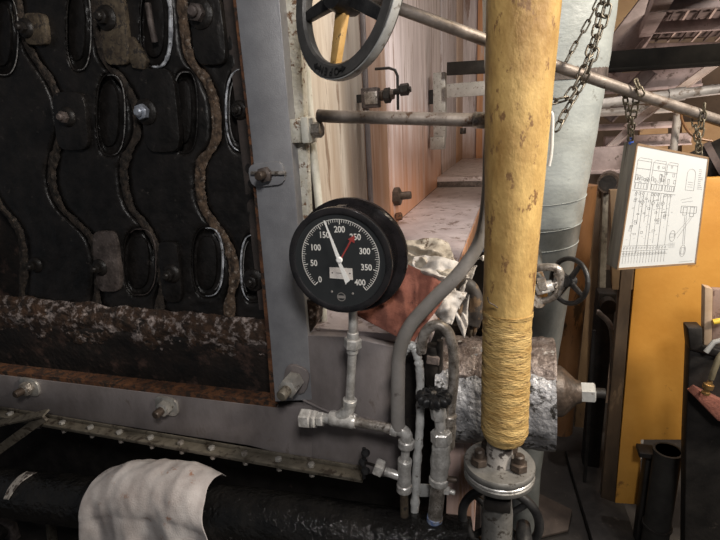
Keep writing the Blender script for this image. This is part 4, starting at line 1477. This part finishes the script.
def circ(u, v, ru, rv, w=.0007, n_=14):
    for k in range(n_):
        a, b = 2 * PI * k / n_, 2 * PI * (k + 1) / n_
        line(u + ru * math.cos(a), v + rv * math.sin(a), u + ru * math.cos(b), v + rv * math.sin(b), w)


random.seed(3)
for u0, u1 in ((.05, .24), (.27, .44), (.46, .60)):
    rect(u0, .12, u1, .18, .0009); rect(u0, .18, u1, .29); rect(u0 + .01, .29, u1 - .005, .335, .0011)
    line(u0, .12, u0 + .03, .10); line(u0 + .03, .10, u1, .10); line(u1, .10, u1, .12)
    for k in range(5):
        uu = u0 + (u1 - u0) * (k + .5) / 5
        line(uu, .295, uu, .33, .0009)
        if random.random() < .7:
            rect(uu - .012, .20 + .05 * random.random(), uu + .012, .26 + .02 * random.random(), .0009)
    for k in range(3):
        uu = u0 + (u1 - u0) * (k + 1) / 4
        circ(uu, .37, .012, .012, .0009)
line(.04, .35, .62, .36, .0009)
for uu, v1, w in ((.10, .80, .0007), (.155, .62, .0007), (.20, .86, .0012), (.245, .60, .0007), (.30, .80, .0007), (.335, .84, .0012), (.40, .78, .0007), (.43, .60, .0007), (.47, .84, .0012), (.52, .58, .0008), (.56, .8, .0007)):
    line(uu, .36, uu + .012, v1, w)
for k in range(26):
    uu = random.choice((.1, .15, .24, .30, .40, .43, .52)) + random.uniform(-.012, .012)
    vv = random.uniform(.40, .70)
    rect(uu - .014, vv, uu + .016, vv + random.uniform(.006, .02), .0007)
for uu in (.2, .34, .47):
    circ(uu, .44, .02, .016, .001)
line(.03, .80, .62, .80, .0009); line(.02, .845, .62, .84, .0009); line(.03, .885, .62, .875, .0007)
for k in range(15):
    uu = .05 + k * .038
    circ(uu, .82, .008, .009, .0008); line(uu, .84, uu + .004, .95, .0007)
    rect(uu - .01, .86, uu + .01, .872, .0008)
for k in range(60):
    uu = random.uniform(.05, .60); vv = random.choice((random.uniform(.36, .5), random.uniform(.5, .78)))
    line(uu, vv, uu + random.uniform(.01, .03), vv, .0006)
for k in range(16):
    uu = random.uniform(.05, .58); vv = random.uniform(.12, .30)
    rect(uu, vv, uu + random.uniform(.01, .03), vv + random.uniform(.01, .03), .0006)
# the vessel and valve sketch at the right
line(.74, .17, .74, .31); line(.85, .17, .85, .31); line(.74, .31, .85, .31)
for k in range(8):
    a, b = PI * k / 8, PI * (k + 1) / 8
    line(.795 + .055 * math.cos(a), .17 - .045 * math.sin(a), .795 + .055 * math.cos(b), .17 - .045 * math.sin(b))
for k in range(11):
    line(.89, .12 + k * .017, .89 + random.uniform(.03, .075), .12 + k * .017, .0008)
for k in range(3):
    line(.76, .24 + k * .02, .83, .24 + k * .02, .0006)
rect(.72, .45, .92, .51, .0011); rect(.75, .46, .80, .53, .0011); rect(.84, .455, .89, .54, .0011)
line(.70, .40, .84, .37, .0007); line(.72, .42, .86, .40, .0006)
line(.86, .54, .68, .72, .0007); line(.88, .54, .72, .74, .0007)
circ(.655, .72, .035, .05, .0009); rect(.62, .70, .68, .73, .001)
line(.78, .54, .80, .80, .0007); line(.80, .54, .82, .80, .0007)
circ(.81, .86, .035, .055, .0009); rect(.79, .83, .83, .89, .001)
for k in range(4):
    line(.62, .785 + k * .012, .70, .785 + k * .012, .0006)
line(.78, .965, .95, .96, .0008)
ik.build('diagram_lines', 'ink', bt, smooth=False)
random.seed(11)
MB().box(onY(631, 141, BY + .03), (.010, .012, .016)).build('blue_tab', 'blue_bit', bt, bevel=.002)
c3 = thing('chain', onY(632, 110, BY), 'brass coloured chain holding the left top corner of the diagram board', 'chain', 'hanging chains')
chain([onY(637, 84, 1.245), onY(636, 100, 1.26), onY(633, 118, 1.28), onY(630.5, 138, BY + .02)], .022, .012, .0020, 'chain_gold', c3)
chain([onY(624, 94, 1.25), onY(627, 108, 1.27), onY(630, 124, 1.29), onY(631, 138, BY + .02)], .022, .012, .0020, 'chain_gold', c3, .5)
chain([onY(637, 84, 1.235), onY(641, 93, 1.235)], .022, .012, .0020, 'chain_gold', c3, .5)
c4 = thing('chain', onY(699, 130, BY + .1), 'brass coloured chain holding the right top corner of the diagram board', 'chain', 'hanging chains')
chain([onY(704, 108, 1.32), onY(702, 125, 1.32), onY(699, 140, 1.32), onY(699, 155, 1.325)], .022, .012, .0020, 'chain_gold', c4)
chain([onY(694, 114, 1.34), onY(696, 128, 1.335), onY(698, 143, 1.33), onY(699, 155, 1.325)], .022, .012, .0020, 'chain_gold', c4, .5)

# ================================================================ RIGHT: YELLOW PARTITION, SHELF, DRUM
PYY = 1.78
pz0 = onY(615, 503, PYY)
pa = thing('yellow_partition', onY(660, 505, PYY), 'mustard yellow steel partition standing on the floor behind the board', 'partition')
tl = onY(641, 180, PYY); tr = onY(760, 180, PYY)
xl = (tl.x + pz0.x) / 2
MB().prism([onY(*p, PYY) for p in ((643, 180), (790, 175), (790, 520), (690, 512), (690, 440), (641, 440), (640, 505), (615, 503))], (0, .03, 0)).build('panel', 'partition_yellow', pa, bevel=.003)
MB().prism([onY(*p, PYY) for p in ((622, 262), (635, 262), (632, 280), (615, 503), (601, 498))], (0, .035, 0)).build('edge_post', 'post_brown', pa, bevel=.003)
MB().prism([onY(*p, PYY + .004) for p in ((610, 190), (644, 190), (634, 290), (612, 290))], (0, .03, 0)).build('edge_panel', 'pillar_tan', pa, bevel=.003)
dk = thing('dark_drum', onY(668, 560, 1.62), 'dark grey upright drum standing in front of the yellow partition', 'drum')
t0_ = onY(668, 450, 1.66)
MB().lathe([(0, ln(t0_, 12.5)), (.9, ln(t0_, 12.5)), (.905, ln(t0_, 11))], t0_ - ZZ * .905, ZZ, 32).build('drum_body', 'drum_dark', dk)
MB().lathe([(0, ln(t0_, 13.3)), (.012, ln(t0_, 13.3))], t0_ - ZZ * .012, ZZ, 32).build('drum_rim', 'drum_dark', dk)
MB().lathe([(0, ln(t0_, 14)), (.01, ln(t0_, 14))], t0_ - ZZ * .32, ZZ, 32).build('drum_hoop', 'dark_steel', dk)
dk2 = thing('dark_stand', onY(648, 560, 1.7), 'black box stand on the floor left of the dark drum', 'stand')
MB().box(onY(649, 500, 1.72) , (ln(onY(649, 500, 1.72), 18), .05, ln(onY(649, 500, 1.72), 100))).build('stand_body', 'dark_steel', dk2, bevel=.006)
MB().box(onY(652, 452, 1.71), (ln(onY(649, 450, 1.72), 26), .06, .02)).build('stand_top', 'dark_steel', dk2, bevel=.004)

cb = thing('black_cabinet', onY(720, 500, 1.45), 'black steel work cabinet at the right picture edge', 'cabinet')
CY = 1.5
MB().prism([onY(*p, CY) for p in ((690, 345), (800, 352), (800, 600), (684, 590), (686, 440))], (0, .05, 0)).build('cabinet_body', 'dark_steel', cb, bevel=.004)
MB().prism([onY(*p, CY - .01) for p in ((688, 328), (703, 328), (703, 346), (800, 372), (800, 380), (690, 350))], (0, .05, 0)).build('cabinet_top', 'dark_steel', cb, bevel=.004)
MB().prism([onY(*p, CY - .06) for p in ((694, 396), (700, 391), (760, 420), (760, 432), (718, 421))], (0, .06, -.012)).build('cabinet_shelf', 'rag_red', cb, bevel=.002)
wbx = thing('wooden_box', onY(712, 345, CY + .02), 'upright light wooden box standing on the black cabinet', 'box')
MB().prism([onY(*p, CY) for p in ((705, 287), (713, 289), (712, 347), (704, 345))], (.0, .03, 0)).build('side_board', 'box_wood', wbx, bevel=.002)
MB().prism([onY(*p, CY + .02) for p in ((713, 289), (790, 293), (790, 355), (712, 347))], (.0, .02, 0)).build('back_board', 'pink_metal', wbx, bevel=.002)
tl_ = thing('hand_tool', onY(716, 335, CY - .02), 'yellow handled tool lying before the wooden box', 'tool')
MB().tube([onY(713, 322, CY - .01), onY(735, 318, CY - .01)], .008, 12).build('tool_handle', 'tool_yellow', tl_)
MB().tube([onY(706, 352, CY - .03), onY(714, 342, CY - .03), onY(730, 338, CY - .03)], .007, 12).build('tool_shank', 'tag_grey', tl_)
tch = thing('brass_nozzle', onY(708, 386, CY - .08), 'small bright brass nozzle on an olive hose at the right edge', 'nozzle')
MB().lathe([(0, .006), (.004, .011), (.010, .011), (.012, .007), (.020, .007), (.022, .013), (.034, .013), (.036, .008), (.044, .006)], onY(705, 395, CY - .08), (onY(711, 379, CY - .08) - onY(705, 395, CY - .08)), 16).build('nozzle_body', 'brass', tch)
MB().tube(spline([onY(711, 379, CY - .08), onY(715, 368, CY - .08), onY(722, 354, CY - .07), (onY(740, 345, CY - .05))], 6), .0075, 12).build('nozzle_hose', 'hose_olive', tch)
# floor level clutter in the passage
kb = struct(MB().prism([onZ(565, 455, .02), onZ(606, 455, .02), onZ(640, 560, .02), onZ(596, 560, .02)], (0, 0, .03)).build('trim_curb', 'dark_steel', bevel=.004))
sh = tag(MB().prism([onZ(538, 495, .01), onZ(572, 512, .01), onZ(568, 532, .01), onZ(536, 540, .01)], (0, 0, .012)).build('floor_sheet', 'floor_brown', bevel=.002), 'brownish scrap of sheet lying on the dark passage floor', 'sheet')

# ================================================================ BACKGROUND OF THE PASSAGE
c5 = thing('copper_column', onY(585, 330, 2.2), 'orange brown upright pipe behind the grey lagged column', 'pipe')
MB().tube([onY(583, 185, 2.2), onY(568, 345, 2.2), onY(560, 430, 2.2)], [.055, .055, .055], 24).build('column_pipe', 'copper_orange', c5)
c6 = thing('tan_column', onY(598, 330, 2.5), 'tan brown flat column between the black handwheel and the board', 'column')
MB().prism([onY(*p, 2.5) for p in ((589, 192), (607, 192), (596, 470), (572, 470))], (0, .1, 0)).build('column_face', 'pillar_tan', c6, bevel=.004)
MB().prism([onY(*p, 2.45) for p in ((603, 190), (609, 190), (600, 470), (592, 470))], (0, .05, 0)).build('column_edge', 'olive_iron', c6, bevel=.004)
hr = tag(MB().tube(spline([onY(x, y, 1.9) for x, y in ((597, 312), (600, 314), (612, 331), (612, 380))], 6), .010, 12).build('hand_rail', 'steel_rod_dark'), 'short bent grey handrail beside the partition edge', 'rail')
gx_ = thing('dark_valve', onY(607, 300, 2.1), 'dark valve block hidden between the columns', 'valve')
vb_ = onY(606, 290, 2.15)
MB().box((vb_.x, 2.15, vb_.z / 2), (.07, .08, vb_.z)).build('valve_block', 'dark_steel', gx_, bevel=.01)
MB().lathe([(0, .03), (.05, .03)], onY(607, 303, 2.1), NY, 18).build('valve_boss', 'soot_iron', gx_)
spk = thing('dark_upright', onY(590, 440, 2.0), 'thin dark upright standing behind the mottled drum end', 'post')
MB().bar(onY(594, 330, 2.0), Vector((onY(591, 470, 2.0).x - .02, 2.0, 0)), .014, .014, (1, 0, 0)).build('upright', 'dark_steel', spk, bevel=.003)
ts = thing('stored_tank', onY(600, 370, 2.9), 'dark tank far back in the passage with a pale dome', 'tank')
MB().lathe([(0, .13), (.5, .13), (.55, .09), (.57, .03)], onY(588, 440, 2.9), ZZ, 28).build('tank_shell', 'brown_wall', ts)

# beams and channels under the ceiling
def beam(name, pts, w, t, m, label, cat='beam', up_=(0, 0, 1), extra=None):
    o = thing(name, (Vector(pts[0]) + Vector(pts[1])) / 2, label, cat)
    MB().bar(pts[0], pts[1], w, t, up_).build('web', m, o, bevel=.003)
    d = (Vector(pts[1]) - Vector(pts[0])).normalized()
    q = (d.cross(Vector(up_)).cross(d)).normalized()
    MB().bar(Vector(pts[0]) - q * t * .5, Vector(pts[1]) - q * t * .5, w * 1.6, t * .16, up_).build('flange', extra or m, o, bevel=.002)
    return o


beam('ceiling_beam', [onY(600, 62, 2.3), onY(760, 51, 2.3)], .05, .07, 'beam_black', 'black cross beam above the reach rod')
beam('channel_beam', [onY(578, 160, 2.55), onY(650, 157, 2.55)], .06, .11, 'ceil_purple', 'grey brown channel beam level with the top of the board')
beam('sloping_beam', [onY(602, 70, 3.0), onY(668, -14, 3.0)], .1, .14, 'ceil_purple', 'broad purple brown beam sloping up at the top')
beam('diagonal_brace', [onY(626, 128, 2.6), onY(722, 58, 2.6)], .03, .03, 'brace_pink', 'pale pink diagonal brace behind the reach rod', 'brace')
beam('diagonal_brace', [onY(596, 160, 2.7), onY(628, 130, 2.7)], .03, .03, 'brace_pink', 'short pale diagonal brace left of the board', 'brace')
beam('far_beam', [onY(604, 84, 3.4), onY(700, 76, 3.4)], .08, .10, 'ceil_purple', 'purple brown far beam just under the black cross beam')
beam('far_beam', [onY(604, 142, 3.3), onY(690, 138, 3.3)], .06, .06, 'ceil_purple', 'thin far beam level with the top edge of the board')
beam('far_beam', [onY(606, 118, 3.2), onY(650, 70, 3.2)], .05, .07, 'ceil_dark', 'dark far beam sloping up left of the brass chain')


def far_pipe(name, pts, r, m, label):
    o = thing(name, Vector(pts[0]), label, 'pipe')
    MB().tube(pts, r, 14).build('pipe_run', m, o)
    MB().lathe([(-.03, r * 1.25), (.03, r * 1.25)], (Vector(pts[0]) + Vector(pts[1])) / 2, Vector(pts[1]) - Vector(pts[0]), 16).build('coupling', m, o)


far_pipe('overhead_pipe', [onY(600, 104, 2.4), onY(760, 84, 2.4)], .021, 'pipe_pale', 'pale horizontal pipe crossing behind the reach rod')
far_pipe('overhead_pipe', [onY(596, 113, 2.9), onY(680, 108, 2.9)], .02, 'pipe_pale', 'lower far pipe just above the left side of the board')
far_pipe('overhead_pipe', [onY(590, 128, 3.1), onY(680, 124, 3.1)], .018, 'ceil_purple', 'dark far pipe right behind the board chain')
far_pipe('standing_pipe', [onY(678, 110, 2.3), Vector((onY(676, 160, 2.3).x, 2.3, 0))], .014, 'pipe_pale', 'thin pale upright pipe above the right half of the board')
o = thing('pipe_end', onY(608, 183, 2.4), 'round black pipe end left of the board edge', 'pipe')
MB().lathe([(0, .045), (.3, .045)], onY(608, 183, 2.4), (.2, 1, 0), 24).build('pipe_wall', 'bolt_dark', o)
MB().lathe([(0, .034), (.004, .034)], onY(608, 183, 2.397), (.2, 1, 0), 24).build('pipe_mouth', 'dark_steel', o)
MB().box(onY(613, 193, 2.38), (.03, .03, .03)).build('blue_tag', 'blue_bit', o, bevel=.004)
o = thing('cable', onY(690, 115, 2.25), 'thin orange cable curving behind the board top', 'cable')
MB().tube(spline([onY(x, y, 2.25) for x, y in ((681, 112), (682, 120), (688, 131), (697, 138), (712, 141))], 6), .005, 8).build('cable_run', 'copper_orange', o)
o = thing('dark_duct', onY(715, 160, 1.9), 'dark sloping duct behind the right edge of the board', 'duct')
MB().tube([onY(690, 172, 1.95), onY(760, 140, 1.9)], .06, 24).build('duct_shell', 'dark_steel', o)
MB().lathe([(-.01, .066), (.01, .066)], onY(716, 160, 1.93), onY(760, 140, 1.9) - onY(690, 172, 1.95), 24).build('duct_band', 'ceil_dark', o)
tw = MB().box((1.55, 5.6, 1.25), (2.5, .08, 2.5)).build('wall_far', 'brown_wall'); struct(tw)
tq = MB().prism([onY(*p, 4.6) for p in ((640, 128), (668, 128), (668, 200), (636, 200))], (0, .05, 0)).build('trim_board', 'tan_wall'); struct(tq)
tq2 = MB().prism([onY(*p, 4.7) for p in ((682, 122), (730, 122), (730, 200), (682, 200))], (0, .05, 0)).build('trim_board', 'tan_wall'); struct(tq2)
tp = MB().box((onY(622, 20, 4.0).x, 4.0, onY(622, 20, 4.0).z), (.16, .06, .6)).build('trim_panel', 'tan_wall'); struct(tp)

# catwalk grating overhead: steel frame with cross slats
cw = thing('catwalk', onY(690, 20, 2.7), 'overhead steel catwalk of slatted panels at the top right', 'catwalk')
zc = onY(690, 20, 2.7).z
x0, x1 = onY(633, 30, 2.7).x, 2.6


def cat_pt(px, py):
    return onZ(px, py, zc)


for (a, b, w_, m_) in (((636, 52), (676, -30), .06, 'ceil_purple'), ((652, 28), (760, 22), .028, 'ceil_purple'), ((664, 4), (780, -4), .03, 'ceil_purple'), ((640, 48), (760, 46), .03, 'ceil_purple'), ((634, 54), (640, 46), .05, 'ceil_purple')):
    MB().bar(cat_pt(*a), cat_pt(*b), w_, .05).build('catwalk_joist', m_, cw, bevel=.003)
for k in range(9):
    a = (643 + k * 12, 47 - k * .2); b = (657 + k * 13.5, 28 - k * .5)
    MB().bar(cat_pt(*a) + ZZ * .03, cat_pt(*b) + ZZ * .03, .010, .012).build('catwalk_slat', 'brace_pink' if k % 2 == 0 else 'ceil_dark', cw)
for k in range(9):
    a = (656 + k * 13, 27 - k * .4); b = (670 + k * 14, 3 - k * .6)
    MB().bar(cat_pt(*a) + ZZ * .03, cat_pt(*b) + ZZ * .03, .010, .012).build('catwalk_slat', 'brace_pink' if k % 2 == 0 else 'ceil_dark', cw)
MB().prism([cat_pt(636, 52) + ZZ * .06, cat_pt(760, 44) + ZZ * .06, cat_pt(760, -50) + ZZ * .06, cat_pt(670, -50) + ZZ * .06], ZZ * .02).build('catwalk_deck', 'ceil_dark', cw)

# ================================================================ LIGHT


def area(name, loc, target, size, energy, color, spread=None):
    l = bpy.data.lights.new(name, 'AREA')
    l.energy = energy; l.size = size; l.color = color
    if spread:
        l.spread = spread
    o = bpy.data.objects.new(name, l)
    COL.objects.link(o)
    o.location = loc
    d = Vector(target) - Vector(loc)
    o.rotation_euler = d.to_track_quat('-Z', 'Y').to_euler()
    return o


def spot(name, loc, target, energy, color, angle=60, blend=.5, size=.1):
    l = bpy.data.lights.new(name, 'SPOT')
    l.energy = energy; l.color = color; l.spot_size = math.radians(angle); l.spot_blend = blend; l.shadow_soft_size = size
    o = bpy.data.objects.new(name, l)
    COL.objects.link(o)
    o.location = loc
    o.rotation_euler = (Vector(target) - Vector(loc)).to_track_quat('-Z', 'Y').to_euler()
    return o


area('ceiling_lamp', (1.75, .45, 2.75), (-.1, 1.2, 1.3), .3, 60, (1, .92, .82))
area('boiler_lamp', (.35, -.45, 2.45), (-.15, 1.2, 1.0), .3, 19, (1, .97, .94))
spot('passage_lamp', (.05, 2.0, 3.2), (-.4, 2.0, 1.3), 72, (1, .93, .89), 80, .6, .15)
area('corridor_lamp', (1.25, .95, 3.0), (.95, 1.8, 1.1), .35, 26, (1, .84, .62))
area('catwalk_fill', (1.3, 3.0, .9), (1.4, 3.6, 2.3), .5, 20, (1, .82, .70))  # added fill shining up to brighten the catwalk, not a fixture
area('back_lamp', (1.6, 4.2, 3.2), (1.3, 5.2, 1.6), .4, 15, (1, .80, .58))

w = bpy.data.worlds.new('world')
scn.world = w
w.use_nodes = True
w.node_tree.nodes['Background'].inputs[0].default_value = (.9, .93, 1, 1)
w.node_tree.nodes['Background'].inputs[1].default_value = .06

vs_ = scn.view_settings
scn.display_settings.display_device = 'sRGB'
vs_.view_transform = 'Standard'
vs_.look = 'None'
vs_.gamma = 1
vs_.use_curve_mapping = False
vs_.exposure = .25
